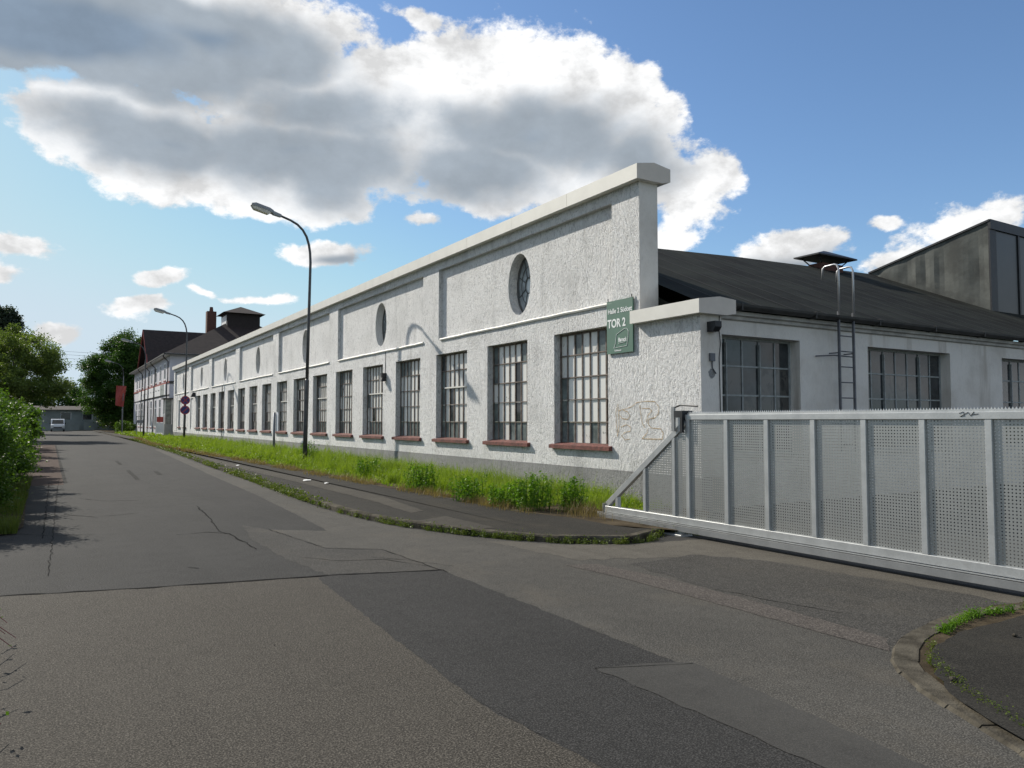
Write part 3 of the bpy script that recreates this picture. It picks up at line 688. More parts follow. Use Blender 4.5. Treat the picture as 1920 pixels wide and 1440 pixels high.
# small fittings
mb = MB(); mb.extrude([(9.40, 3.42), (9.40, 3.32), (9.46, 3.24), (9.598, 3.24), (9.598, 3.42)], 0, 9.96, 10.12); fl = mb.build('floodlight', M['blackmetal'], hall)
mb = MB(); mb.box(10.0, 10.12, 9.56, 9.598, 2.72, 2.86); mb.tube([(10.06, 9.58, 2.72), (10.07, 9.585, 2.6), (10.16, 9.585, 2.5)], .012, 6); mb.build('junction_box', M['ladder'], hall)
mb = MB(); n = 14; mb.poly([(10.06+.09*math.cos(2*math.pi*i/n)*random.uniform(.75, 1.1), 9.596, 2.50+.085*math.sin(2*math.pi*i/n)*random.uniform(.75, 1.1)) for i in range(n)]); mb.build('broken_render', M['plinth'], hall)
mb = MB(); mb.tube([(10.27, 9.59, 3.55), (10.25, 9.585, 3.3), (10.29, 9.588, 3.05), (10.25, 9.588, 2.8), (10.27, 9.588, 1.6)], .008, 5); mb.build('cable', M['gutter'], hall)
mb = MB(); yl = float(onX(723, 700, D)[1]); zl = float(onX(723, 703, D)[2])
mb.box(D-.16, D, yl-.08, yl+.08, zl-.10, zl+.06); mb.extrude([(D-.2, zl-.22), (D-.02, zl-.22), (D-.05, zl-.1), (D-.16, zl-.1)], 1, yl-.1, yl+.1); mb.tube([(D-.01, yl, zl+.06), (D-.01, yl, 4.02)], .008, 5); mb.build('wall_lamp', M['blackmetal'], hall)
yl = float(onX(366, 741, D)[1]); MB().extrude([(D-.35, 3.55), (D-.02, 3.55), (D, 3.9), (D-.2, 3.9)], 1, yl-.15, yl+.15).build('wall_lamp', M['blackmetal'], hall)
MB().tube([(D-.02, 53.0, .6), (D-.02, 53.0, 4.02)], .02, 6).build('pole_shadow_strip', M['gutter'], hall)  # dark tube added in place of the second lamp's pole shadow
# sprayed outline drawing on the wall
z4 = lambda x, y: (800+x/3.131, 440+y/3.131)
GR = [[(1125, 995), (1112, 1040), (1115, 1120), (1122, 1185), (1130, 1120), (1128, 1010)],
      [(1125, 1035), (1160, 1025), (1205, 1010), (1235, 985), (1290, 978), (1340, 980), (1365, 1010), (1362, 1050), (1340, 1075), (1305, 1082), (1300, 1110), (1320, 1135), (1375, 1140), (1390, 1165), (1385, 1200), (1330, 1200), (1265, 1198), (1295, 1165), (1300, 1140)],
      [(1155, 1030), (1180, 1040), (1195, 1065), (1180, 1085), (1150, 1080), (1135, 1060)],
      [(1140, 1130), (1175, 1115), (1200, 1130), (1195, 1155), (1165, 1160), (1145, 1180), (1165, 1205), (1195, 1200)],
      [(1252, 1000), (1258, 1050), (1268, 1110), (1285, 1135)], [(1265, 1020), (1310, 1020), (1322, 1035), (1300, 1060), (1290, 1100)]]
for L in GR:
    pts = [onX(*z4(*p), D) for p in L]; mb = MB(); Q = []
    for i in range(len(pts)-1):
        for q in range(5): Q.append(pts[i]+(pts[i+1]-pts[i])*q/5)
    Q.append(pts[-1])
    for i in range(len(Q)-1):
        a, b = Vector(Q[i]), Vector(Q[i+1]); t = (b-a).normalized(); nrm = Vector((0, -t.z, t.y))*.007*random.uniform(.5, 1.2); o = Vector((-.006, 0, 0))
        mb.quad(a+nrm+o, b+nrm+o, b-nrm+o, a-nrm+o)
    mb.build('graffiti_line', M['graf'], hall)

# ------------------------------------------------------------------ green sign on the hall
sy0, sy1, sz0, sz1 = 12.17, 11.36, 3.02, 4.10
sg = thing('wall_sign', (D-.03, 11.75, sz0), 'green gate sign reading TOR 2 on the white wall', 'sign')
MB().box(D-.05, D-.02, sy1, sy0, sz0, sz1).build('board', M['green'], sg)
def text(name, body, size, y, z, x, mat, parent, bold=.012, squeeze=1.0):
    cu = bpy.data.curves.new(name, 'FONT'); cu.body = body; cu.size = size; cu.offset = bold*size; cu.extrude = .002
    tmp = bpy.data.objects.new(name, cu); me = bpy.data.meshes.new_from_object(tmp); bpy.data.objects.remove(tmp)
    me.materials.clear(); me.materials.append(mat)
    co = np.empty(len(me.vertices)*3, np.float32); me.vertices.foreach_get('co', co); co = co.reshape(-1, 3)
    out = np.stack([x-co[:, 2], y-co[:, 0]*squeeze, z+co[:, 1]], axis=1); me.vertices.foreach_set('co', out.astype(np.float32).ravel()); me.update()
    return place(name, me, parent)
text('lettering', 'Halle 2 Südost', .14, 12.13, 3.84, D-.053, M['letters'], sg, .02, .92)
text('lettering', 'TOR 2', .235, 12.14, 3.555, D-.053, M['letters'], sg, .03, .86)
text('lettering', 'Barock', .11, 11.80, 3.25, D-.053, M['letters'], sg, .03, .8)
text('lettering', 'Gelnhausen', .05, 11.92, 3.06, D-.053, M['letters'], sg, .02, .9)
lg = [(11.86, 3.40), (11.60, 3.50), (11.53, 3.49), (11.49, 3.44), (11.50, 3.30), (11.54, 3.15), (11.94, 3.13), (11.89, 3.22), (11.86, 3.40)]
mb = MB()
for i in range(len(lg)-1): mb.beam((D-.052, lg[i][0], lg[i][1]), (D-.052, lg[i+1][0], lg[i+1][1]), .006, .012, (1, 0, 0))
mb.beam((D-.052, 11.80, 3.215), (D-.052, 11.58, 3.23), .006, .014, (1, 0, 0)); mb.build('emblem', M['letters'], sg)
for yy in (sy0-.03, sy1+.04): MB().tube([(D-.035, yy, sz1-.02), (D-.035, yy, sz1+.06)], .010, 6).build('hook', M['blackmetal'], sg)

# ------------------------------------------------------------------ sliding gate
GX = 7.86
gate = thing('sliding_gate', (GX, 6, 0), 'galvanised sliding gate with perforated panels and spiked top rail', 'gate')
GE = .55
MB().box(GX-.05, GX+.05, GE, 9.86, .165, .262).build('frame_rail', M['galv'], gate, bevel=.004)
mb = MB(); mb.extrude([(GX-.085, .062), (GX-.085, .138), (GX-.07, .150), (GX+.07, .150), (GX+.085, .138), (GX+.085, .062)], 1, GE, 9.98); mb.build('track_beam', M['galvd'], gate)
MB().box(GX-.088, GX-.072, GE, 9.98, .1505, .161).build('track_lip', M['galv'], gate)
MB().box(GX-.05, GX+.05, GE, 7.98, 1.668, 1.742).build('top_rail', M['galv'], gate, bevel=.004)
MB().box(GX-.02, GX+.02, GE, 7.96, 1.7425, 1.768).build('spike_base', M['galv'], gate)
mb = MB(); y = GE+.02
while y < 7.94:
    mb.add([(GX-.003, y, 1.768), (GX-.003, y+.02, 1.768), (GX-.003, y+.010, 1.790), (GX+.003, y, 1.768), (GX+.003, y+.02, 1.768), (GX+.003, y+.010, 1.790)], [(0, 2, 1), (3, 4, 5), (0, 3, 5, 2), (1, 2, 5, 4)]); y += .032
tag(mb.build('spike', M['galv'], gate), kind='stuff')
PYs = [.60, 1.26, 1.92, 2.57, 3.22, 3.86, 4.52, 5.19, 5.855, 6.545, 7.22, 7.94]
for y in PYs: MB().box(GX-.045, GX+.045, y-.033, y+.033, .263, 1.667).build('post', M['galv'], gate, bevel=.004)
dg0, dg1 = Vector((GX, 9.80, .285)), Vector((GX, 8.0, 1.63))
zd = lambda yy: dg0.z+(dg1.z-dg0.z)*(dg0.y-yy)/(dg0.y-dg1.y)
for y in (9.55, 8.88, 8.24): MB().box(GX-.035, GX+.035, y-.027, y+.027, .263, zd(y)-.045).build('post', M['galv'], gate)
MB().beam(dg0, dg1, .09, .075, (1, 0, 0)).build('diagonal_brace', M['galv'], gate, bevel=.004)
def perf(y0, y1, z0, z1, clip=None, pit=.0345, r=.0078):
    ny = max(1, round((y1-y0)/pit)); nz = max(1, round((z1-z0)/pit)); py = (y1-y0)/ny; pz = (z1-z0)/nz; vs = []
    sq = [(-1, -1), (0, -1), (1, -1), (1, 0), (1, 1), (0, 1), (-1, 1), (-1, 0)]
    for i in range(ny):
        for j in range(nz):
            cy_ = y0+(i+.5)*py; cz_ = z0+(j+.5)*pz
            if clip and cz_ > clip(cy_)-.02: continue
            ou = [(GX-.012, cy_+a*py/2, cz_+b*pz/2) for a, b in sq]
            inn_ = [(GX-.012, cy_+r*math.cos(math.pi/4*k-3*math.pi/4), cz_+r*math.sin(math.pi/4*k-3*math.pi/4)) for k in range(8)]
            for k in range(8): vs.append([ou[k], ou[(k+1) % 8], inn_[(k+1) % 8], inn_[k]])
    me = np_mesh('perforated_panel', np.array(vs), 4, M['galvp'])
    bm = bmesh.new(); bm.from_mesh(me); bmesh.ops.remove_doubles(bm, verts=bm.verts, dist=.0004)
    if clip is None: pass
    bm.to_mesh(me); bm.free(); return place('perforated_panel', me, gate)
for i in range(len(PYs)-1): perf(PYs[i]+.033, PYs[i+1]-.033, .262, 1.668)
perf(7.973, 8.213, .262, 1.66, zd); perf(8.267, 8.853, .262, 1.5, zd)
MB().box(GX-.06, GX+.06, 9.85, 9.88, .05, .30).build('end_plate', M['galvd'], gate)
pts = [onX(x, y, GX-.052) for x, y in ((1798, 775), (1806, 772), (1808, 780), (1800, 781), (1815, 773), (1820, 780), (1826, 772), (1822, 778), (1834, 776))]
mb = MB(); mb.tube(pts, .0035, 5); mb.build('scribble', M['blackmetal'], gate)
gpst = thing('gate_post', (GX+.16, 8.32, 0), 'slim steel guide post with dark roller bracket at the gate end', 'post')
MB().box(GX+.10, GX+.19, 8.27, 8.37, 0, 1.79).build('post', M['galv'], gpst, bevel=.004)
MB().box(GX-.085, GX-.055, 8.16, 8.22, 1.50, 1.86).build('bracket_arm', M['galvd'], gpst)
mb = MB(); mb.box(GX-.10, GX+.10, 7.98, 8.15, 1.70, 1.80); mb.box(GX-.10, GX-.06, 7.985, 8.03, 1.48, 1.70); mb.tube([(GX-.07, 8.19, 1.84), (GX-.02, 8.1, 1.88), (GX-.02, 7.75, 1.86)], .012, 6); mb.build('bracket', M['blackmetal'], gpst)
MB().tube([(GX, 8.06, 1.66), (GX, 8.06, 1.80)], .05, 12).build('roller', M['rubber'], gpst)
gf = thing('roller_foot', (GX-.02, 8.1, 0), 'small pale anchor plate under the gate rail', 'bracket')
mb = MB(); mb.box(GX-.13, GX+.1, 8.0, 8.36, -.01, .02); mb.box(GX-.06, GX+.06, 8.08, 8.2, .02, .06); mb.build('plate', M['galv'], gf, bevel=.004)

# ------------------------------------------------------------------ street lamps
def make_lamp():
    e = thing('street_lamp', (0, 0, 0), 'tall', 'street lamp', 'street lamps along the footpath', True)
    lean = lambda z: -.055*z
    mb = MB(); mb.tube([(0, 0, -.05), (0, lean(1.5), 1.5), (0, lean(3.05), 3.05), (0, lean(3.12), 3.12)], [.082, .080, .078, .060], 12); mb.build('pole', M['lamppost'], e, smooth=True)
    pts = [(0, lean(3.1), 3.1), (0, lean(5), 5), (0, lean(7.4), 7.4), (-.02, -.41, 7.75), (-.07, -.415, 8.05), (-.16, -.42, 8.33), (-.30, -.42, 8.56), (-.5, -.42, 8.74), (-.75, -.42, 8.86), (-1.1, -.42, 8.97), (-1.2, -.42, 9.0)]
    mb = MB(); mb.tube(pts, [.060, .055, .047]+[.045]*3+[.042]*5, 10); mb.build('arm', M['lamppost'], e, smooth=True)
    a = Vector((-1.1, -.42, 8.97)); d = Vector((-1, 0, .24)).normalized(); u = Vector((.24, 0, 1)).normalized(); yv = Vector((0, 1, 0))
    def sec(s, hw, up, dn): return [a+d*s+yv*hw*i+u*j for i, j in ((-1, -dn), (1, -dn), (1, up*.3), (.7, up), (-.7, up), (-1, up*.3))]
    secs = [sec(0, .06, .055, .055), sec(.28, .075, .07, .065), sec(.31, .12, .085, .03), sec(.45, .15, .12, .02), sec(.95, .155, .12, .02), sec(1.08, .11, .06, .02)]
    mb = MB(); mb.add([p for q in secs for p in q], [(i*6+k, i*6+(k+1) % 6, (i+1)*6+(k+1) % 6, (i+1)*6+k) for i in range(5) for k in range(6)]+[tuple(range(5, -1, -1)), tuple(range(30, 36))])
    mb.build('lamp_head', M['lamphead'], e)
    secs = [[a+d*s+yv*hw*i+u*j for i, j in ((-1, -.021), (-.8, -dp), (.8, -dp), (1, -.021))] for s, hw, dp in ((.38, .12, .05), (.45, .145, .12), (.95, .145, .12), (1.05, .10, .05))]
    mb = MB(); mb.add([p for q in secs for p in q], [(i*4+k, i*4+k+1, (i+1)*4+k+1, (i+1)*4+k) for i in range(3) for k in range(3)]+[(0, 1, 2, 3), (12, 13, 14, 15)]); mb.build('lamp_cover', M['lampglass'], e)
    return e
lamp = make_lamp()
LP = [((8.05, 27.75, ZS), 'nearest street lamp, tall dark pole in the tall grass before the barred windows'),
      ((8.05, 57.0, ZS), 'second street lamp, its pole carrying two round no stopping signs'),
      ((7.66, 79.5, ZS), 'third street lamp on bare footpath in front of the office building'),
      ((7.9, 108.0, ZS), 'farthest street lamp, pale pole beside the red banner before dark trees')]
for i, (p, lb) in enumerate(LP):
    o = lamp if i == 0 else copy_tree(lamp); o.location = p; o['label'] = lb
# no-stopping signs on the second lamp
def round_sign(z, label):
    x, y = 8.05, 57.0-.055*z
    e = thing('no_stopping_sign', (x, y, z), label, 'road sign', 'no stopping signs on the second lamp')
    def disc(r, yy, mat, name):
        mb = MB(); n = 28; mb.extrude([(x+r*math.cos(2*math.pi*i/n), z+r*math.sin(2*math.pi*i/n)) for i in range(n)], 1, yy-.006, yy); mb.build(name, mat, e)
    disc(.31, y-.10, M['signred'], 'rim'); disc(.255, y-.107, M['signblue'], 'face')
    mb = MB()
    for s in ((1, -1) if z > 2.9 else (1, )): mb.beam((x-.18*s, y-.116, z-.18), (x+.18*s, y-.116, z+.18), .055, .004, (0, 1, 0))
    mb.build('cross_bar', M['signred'], e)
    MB().box(x-.05, x+.05, y-.10, y-.07, z-.03, z+.03).build('clamp', M['post'], e)
round_sign(3.10, 'upper round blue and red no stopping sign on the lamp pole')
round_sign(2.42, 'lower round blue and red no stopping sign on the lamp pole')
# grey post with a white plate
p0 = onX(513.5, 838, 9.0); bx_, by_ = 9.0, float(p0[1])
e = thing('plate_sign', (bx_, by_, 0), 'grey post with narrow white plate standing before the barred windows', 'sign post')
MB().tube([(bx_, by_, 0), (bx_, by_, 2.06)], .055, 10).build('post', M['post'], e, smooth=True)
MB().box(bx_+.06, bx_+.09, by_-.42, by_-.02, 1.18, 2.06).build('plate', M['signback'], e)

# ------------------------------------------------------------------ office building beyond the hall
OX, OY0, OY1 = 9.9, 80.0, 116.0; EZ = 8.25
off_ = thing('office_building', (OX, 98, 0), 'pale two storey office with red trim, dark tiled hip roof and roof turret', 'office building')
f2 = lambda x: 180+x/4.5
YW = [float(onX(f2(px), 740, OX)[1]) for px in (578, 541, 505, 468, 441, 392, 368, 347)]
POX = lambda u, v, d: (OX+d, u, v)
uh = [(y-.75, y+.75, 5.75, 7.55, .05) for y in YW]; lh = [(y-.85, y+.85, .95, 4.05, .05) for y in YW]
mb = MB(); grid_wall(mb, POX, OY0, OY1, 4.9, EZ, uh, .16); grid_wall(mb, POX, OY0, OY1, 0, 4.9, lh, .16)
mb.quad((OX, OY0, 0), (26, OY0, 0), (26, OY0, EZ), (OX, OY0, EZ)); mb.quad((OX, OY1, 0), (26, OY1, 0), (26, OY1, EZ), (OX, OY1, EZ)); mb.quad((26, OY0, 0), (26, OY1, 0), (26, OY1, EZ), (26, OY0, EZ))
mb.build('wall', M['office'], off_)
for h in uh+lh:
    mb = MB(); a, b, c, d = h[:4]; x = OX-.025; f = .16
    mb.box(x, x+.05, a, a+f, c, d); mb.box(x, x+.05, b-f, b, c, d); mb.box(x+.001, x+.049, a+f, b-f, c, c+f); mb.box(x+.001, x+.049, a+f, b-f, d-f, d)
    mb.box(x+.002, x+.048, (a+b)/2-.05, (a+b)/2+.05, c+f, d-f); zt = c+(d-c)*.68; mb.box(x+.003, x+.047, a+f, b-f, zt-.04, zt+.04)
    wo_ = mb.build('window', M['winwhite'], off_); MB().box(x+.028, x+.034, a+f, b-f, c+f, d-f).build('pane', M['officepane'], wo_)
    MB().box(OX-.06, OX-.003, a-.06, b+.06, c-.09, c-.002).build('sill', M['redtrim'], wo_)
MB().box(OX-.06, OX-.003, OY0-.05, OY1, 5.38, 5.56).build('string_course', M['redtrim'], off_)
MB().box(OX-.05, OX-.003, OY0-.05, OY1, 4.16, 4.26).build('string_course', M['gutter'], off_)
sb = MB().box(OX-.12, OX-.004, 82.2, 108.5, 4.28, 5.36).build('fascia_board', M['winwhite'], off_)
for i in range(9):
    y = 84.5+i*2.45; mb = MB(); mb.beam((OX-.122, y, 4.86+.03*(i % 3)), (OX-.122, y+1.0, 4.92-.04*(i % 2)), .006, .10, (1, 0, 0)); mb.build('lettering', M['gutter'], sb)
MB().box(OX-.14, OX-.1205, 83.4, 86.1, 4.30, 5.34).build('emblem_panel', M['greyrender'], sb)
MB().box(OX-.03, OX+1.0, OY0-.06, OY0-.003, 5.30, 5.56).build('string_course', M['gutter'], off_)
# roof
ov = .55; a0, a1, c0, c1 = OX-ov, 26.4, OY0-ov, OY1+ov; rx = 17.9; rz = 13.35; ry0, ry1 = 88.0, 108.0
mb = MB(); V = [(a0, c0, EZ), (a1, c0, EZ), (a1, c1, EZ), (a0, c1, EZ), (rx, ry0, rz), (rx, ry1, rz)]
mb.add(V, [(0, 1, 4), (1, 2, 5, 4), (2, 3, 5), (3, 0, 4, 5)]); rfo = mb.build('roof', M['tile'], off_)
mb = MB(); mb.extrude([(c0, EZ-.14), (c1, EZ-.14), (c1, EZ-.004), (c0, EZ-.004)], 0, a0, a1); mb.build('eaves', M['winwhite'], rfo)
mb = MB(); mb.box(a0-.1, a0-.002, c0, c1, EZ-.16, EZ-.02); mb.box(a0, a1, c0-.1, c0-.002, EZ-.16, EZ-.02); mb.build('gutter', M['gutter'], rfo)
gy, gz, gh = 99.2, 12.55, 5.2     # cross gable to the street
mb = MB(); mb.add([(OX-.02, gy-gh+.5, EZ-.01), (OX-.02, gy+gh-.5, EZ-.01), (OX-.02, gy, gz-.35)], [(0, 1, 2)]); gb = mb.build('gable', M['office'], off_)
mb = MB()
for s in (-1, 1): mb.quad((a0-.1, gy+s*gh, EZ-.02), (a0-.1, gy, gz), (rx-.6, gy, gz), (rx-.6, gy+s*gh, EZ-.02))
mb.build('roof_slope', M['tile'], gb)
mb = MB()
for s in (-1, 1): mb.beam((a0-.1, gy+s*gh, EZ-.05), (a0-.1, gy, gz-.04), .05, .14, (1, 0, 0))
mb.build('bargeboard', M['redtrim'], gb)
MB().box(OX-.06, OX-.022, gy-.7, gy+.7, 9.0, 10.6).build('window', M['winwhite'], gb)
tx0, tx1, ty0, ty1 = 16.2, 19.65, 85.6, 89.0
tw = MB().box(tx0, tx1, ty0, ty1, 10.5, 13.45).build('turret', M['officesh'], off_)
mb = MB(); o = .5; mb.add([(tx0-o, ty0-o, 13.42), (tx1+o, ty0-o, 13.42), (tx1+o, ty1+o, 13.42), (tx0-o, ty1+o, 13.42), ((tx0+tx1)/2, (ty0+ty1)/2, 14.4)], [(0, 1, 4), (1, 2, 4), (2, 3, 4), (3, 0, 4), (3, 2, 1, 0)]); mb.build('turret_roof', M['tile'], tw)
MB().box(tx0-.04, tx0-.003, ty0+.4, ty1-.4, 11.6, 13.2).build('window', M['winwhite'], tw)
ch = MB().box(14.2, 15.15, 86.0, 86.9, 10.5, 13.5).build('chimney', M['brick'], off_)
MB().tube([(14.68, 86.4, 13.5), (14.68, 86.4, 14.0)], [.22, .16], 10).build('chimney_pot', M['brick'], ch)
for y, z0 in ((80.5, 5.6), (91.2, 5.6), (97.0, 5.6), (104.6, 5.6)):
    MB().tube([(a0-.05, y, EZ-.1), (a0+.02, y, EZ-.35), (OX-.1, y+.2, EZ-.75), (OX-.1, y+.2, z0), (OX-.17, y+.2, z0-.1), (OX-.17, y+.2, .2)], .055, 8).build('downpipe', M['gutter'], off_, smooth=True)
pc = MB().box(9.35, 11.3, 78.7, 79.93, 0.0, 1.35).build('porch', M['porch'], off_)
MB().box(9.2, 11.5, 78.55, 79.95, 3.72, 3.86).build('porch_roof', M['gutter'], pc)
mb = MB()
for x in (9.38, 10.0, 10.65, 11.25): mb.box(x-.03, x+.03, 78.71, 78.77, 1.351, 3.719)
mb.box(9.36, 9.42, 79.86, 79.92, 1.351, 3.719); mb.build('porch_frame', M['winwhite'], pc)
MB().box(9.41, 11.22, 78.74, 78.75, 1.352, 3.718).build('pane', M['paneG'], pc); MB().box(9.385, 9.395, 78.78, 79.85, 1.352, 3.718).build('pane', M['paneG'], pc)
# boards before the office
e = thing('notice_board', (8.7, 78, 0), 'notice board with red header on two white posts before the porch', 'notice board')
q = [onY(180+x/4.5, 540+y/4.5, 78.0) for x, y in ((508, 1100), (572, 1140), (508, 1200))]; xa, xb = float(q[0][0]), float(q[1][0])
for x in (xa, xb): MB().box(x-.04, x+.04, 77.97, 78.03, 0, 2.35).build('post', M['winwhite'], e)
MB().box(xa+.045, xb-.045, 77.98, 78.02, 1.55, 2.05).build('header', M['flagred'], e); MB().box(xa+.045, xb-.045, 77.98, 78.02, .55, 1.5).build('board', M['signback'], e)
e = thing('info_board', (8.2, 88, 0), 'dark info board on thin posts behind the third street lamp', 'notice board')
q = [onY(180+x/4.5, 800, 88.0) for x in (343, 398)]; xa, xb = float(q[0][0]), float(q[1][0])
for x in (xa, xb): MB().box(x-.03, x+.03, 87.97, 88.03, 0, 2.1).build('post', M['post'], e)
MB().box(xa+.035, xb-.035, 87.98, 88.02, 1.45, 1.75).build('board', M['post'], e); MB().box(xa-.05, xb+.05, 87.97, 88.03, 2.1, 2.16).build('top_bar', M['post'], e)
e = thing('banner', (7.3, 100, 0), 'red advertising banner hanging on a pale flagpole before dark trees', 'flag')
q = [onY(*p, 100.0) for p in ((218, 723), (237, 724), (231, 763), (216, 760))]; px_ = float(onY(229, 745, 100)[0])
MB().tube([(px_+.1, 100, 0), (px_+.1, 100, 6.9)], .05, 8).build('flagpole', M['post'], e)
mb = MB(); n = 12
for i in range(n):
    for j in range(6):
        def fp(i, j):
            u, v = i/n, j/6; A = q[0]+(q[3]-q[0])*u; B = q[1]+(q[2]-q[1])*u; p = A+(B-A)*v; return (p[0], 99.9+.12*math.sin(v*7+u*4), p[2])
        mb.quad(fp(i, j), fp(i+1, j), fp(i+1, j+1), fp(i, j+1))
mb.build('cloth', M['flagred'], e, smooth=True)

# ------------------------------------------------------------------ low house at the street's end and the van
eb = thing('low_house', (4.2, 152, 0), 'low grey house with dark windows across the end of the street', 'house')
PYe = lambda u, v, d: (u, 151+d, v)
mb = MB(); hs = [(a, b, 1.9, 3.2, .2) for a, b in ((-3.4, -2.0), (1.6, 3.2), (4.9, 6.4), (10.2, 11.8))]; grid_wall(mb, PYe, -6, 14, 0, 3.6, hs, .2)
mb.quad((14, 151, 0), (14, 158, 0), (14, 158, 3.6), (14, 151, 3.6)); mb.quad((-6, 151, 0), (-6, 158, 0), (-6, 158, 3.6), (-6, 151, 3.6)); mb.build('wall', M['greyrender'], eb)
for h in hs:
    f = MB(); a, b, c, d = h[:4]; f.box(a, a+.08, 151.1, 151.15, c, d); f.box(b-.08, b, 151.1, 151.15, c, d); f.box(a+.08, b-.08, 151.1, 151.15, d-.08, d); f = f.build('window', M['winwhite'], eb)
    MB().box(a+.08, b-.08, 151.12, 151.13, c, d-.08).build('pane', M['paneD'], f)
MB().add([(-6.5, 150.4, 3.6), (14.5, 150.4, 3.6), (14.5, 154.5, 4.3), (-6.5, 154.5, 4.3), (-6.5, 158.5, 3.6), (14.5, 158.5, 3.6)], [(0, 1, 2, 3), (3, 2, 5, 4)]).build('roof', M['tile'], eb)
for i, (a, b) in enumerate(((2.6, 4.4), (5.1, 6.9), (7.6, 9.4))): MB().box(a, b, 149.3, 149.34, .1, 1.45).build('yard_board', M['greyrender'], eb)
vanx, vany = 1.15, 140.0
van = thing('delivery_van', (vanx, vany, 0), 'white van facing down the street at its far end', 'van')
prof = [(-2.35, .35), (-2.45, .75), (-2.35, 1.05), (-1.75, 1.18), (-1.15, 1.85), (-.9, 1.98), (2.3, 1.98), (2.4, 1.8), (2.42, .4)]
mb = MB(); mb.extrude([(vany+p[0], p[1]) for p in prof], 0, vanx-.92, vanx+.92); bd = mb.build('body', M['vanwhite'], van, bevel=.05)
MB().add([(vanx-.80, vany-1.755, 1.22), (vanx+.80, vany-1.755, 1.22), (vanx+.72, vany-1.20, 1.84), (vanx-.72, vany-1.20, 1.84)], [(0, 1, 2, 3)]).build('windscreen', M['paneD'], van)
for s in (-1, 1):
    MB().box(vanx+s*.72-.16, vanx+s*.72+.16, vany-2.46, vany-2.38, .72, .95).build('headlight', M['headlamp'], van)
    MB().box(vanx+s*.93-.01, vanx+s*.93+.01, vany-1.1, vany-.2, 1.2, 1.78).build('side_window', M['paneD'], van)
    MB().box(vanx+s*1.02-.08, vanx+s*1.02+.08, vany-1.35, vany-1.25, 1.15, 1.4).build('mirror', M['blackmetal'], van)
    for yy in (-1.6, 1.5):
        wl = MB().tube([(vanx+s*.74, vany+yy, .33), (vanx+s*.93, vany+yy, .33)], .33, 18).build('wheel', M['rubber'], van); MB().tube([(vanx+s*.931, vany+yy, .33), (vanx+s*.945, vany+yy, .33)], .2, 14).build('rim', M['post'], wl)
MB().box(vanx-.55, vanx+.55, vany-2.47, vany-2.44, .58, .72).build('grille', M['blackmetal'], van); MB().box(vanx-.9, vanx+.9, vany-2.5, vany-2.36, .36, .55).build('bumper', M['post'], van)

# ------------------------------------------------------------------ trees and shrubs
def crown_points(c, rad, n, clumps, cr, bottom=-.8, shape=None):
    c = np.array(c, float); rad = np.array(rad, float); cc = []
    while len(cc) < clumps:
        d = rng.normal(size=3); d /= np.linalg.norm(d); k = rng.uniform(.25, 1)**.45; p = d*k
        if p[2] < bottom: continue
        if shape: p[:2] *= shape((p[2]+1)/2)
        cc.append(c+p*rad*rng.uniform(.86, 1.08))
    cc = np.array(cc); w_ = rng.uniform(.4, 1.3, clumps); idx = rng.choice(clumps, n, p=w_/w_.sum())
    g = rng.normal(size=(n, 3))*.5; g[:, 2] *= .75
    return cc, cc[idx]+g*(cr*np.clip(w_, .6, 1.2))[idx][:, None]
def tree(name, base, c, rad, n, clumps, cr, leaf, size, label, trunk_r=.2, bottom=-.8, shape=None, group=None, limbs=10, cat='tree', flat=.6):
    e = thing(name, base, label, cat, group)
    cc, pts = crown_points(c, rad, n, clumps, cr, bottom, shape)
    pts = pts[pts[:, 2] > base[2]+.02]
    mb = MB(); b = Vector(base); top = Vector(c)+Vector((0, 0, rad[2]*.45)); L = []; k = 7
    for i in range(k+1):
        t = i/k; L.append(b.lerp(top, t)+Vector((math.sin(t*5+b.x)*.06, math.cos(t*4+b.y)*.06, 0))*rad[0]*.4)
    mb.tube(L, [trunk_r*(1-.85*i/k) for i in range(k+1)], 8)
    for q in range(limbs):
        tgt = Vector(cc[rng.integers(len(cc))]); t = rng.uniform(.25, .75); s = L[int(t*k)]; mid = s.lerp(tgt, .5)+Vector((0, 0, .1*(tgt-s).length))
        r0 = trunk_r*(1-.8*t)*.55; mb.tube([s, s.lerp(mid, .5)+Vector((0, 0, .02)), mid, tgt], [r0, r0*.75, r0*.5, r0*.15], 6)
    mb.build('trunk', M['bark'], e, smooth=True)
    place('crown', np_mesh('crown', leaves(pts, np.full(len(pts), size), flat), 4, leaf), e)
    return e
grp = 'shrubs along the left road edge'
SH = [((-1.48, 15.0), (1.15, 1.35, 1.12), 70000, .05, 'nearest leafy shrub at the left road edge, cut by the picture edge'),
      ((-1.55, 18.6), (1.2, 1.7, 1.25), 60000, .056, 'second shrub from the camera along the left road edge'),
      ((-1.50, 22.2), (1.25, 2.0, 1.2), 42000, .066, 'third shrub from the camera along the left road edge'),
      ((-1.70, 26.6), (1.4, 2.4, 1.25), 30000, .09, 'fourth shrub along the left road edge, above the paved strip'),
      ((-1.95, 32.5), (1.6, 3.2, 1.2), 18000, .13, 'fifth shrub along the left road edge, beside the parking strip'),
      ((-2.10, 41.0), (1.7, 4.5, 1.25), 16000, .15, 'sixth shrub along the left road edge, at the parking strip'),
      ((-2.25, 52.0), (1.8, 5.5, 1.4), 14000, .17, 'farthest shrub of the left road edge')]
for (x, y), r, n, s, lb in SH:
    tree('roadside_shrub', (x, y, 0), (x, y, r[2]*.98), r, n, 55, .34, M['leaf_bush'], s, lb, .06, -.95, None, grp, 16, 'shrub')
tree('broad_tree', (-3.0, 74, 0), (-2.7, 74, 5.3), (5.0, 5.5, 3.9), 70000, 170, .75, M['leaf_olive'], .16, 'broad olive green tree beside the left road edge', .28, -.62, lambda h: 1.12-.4*h)
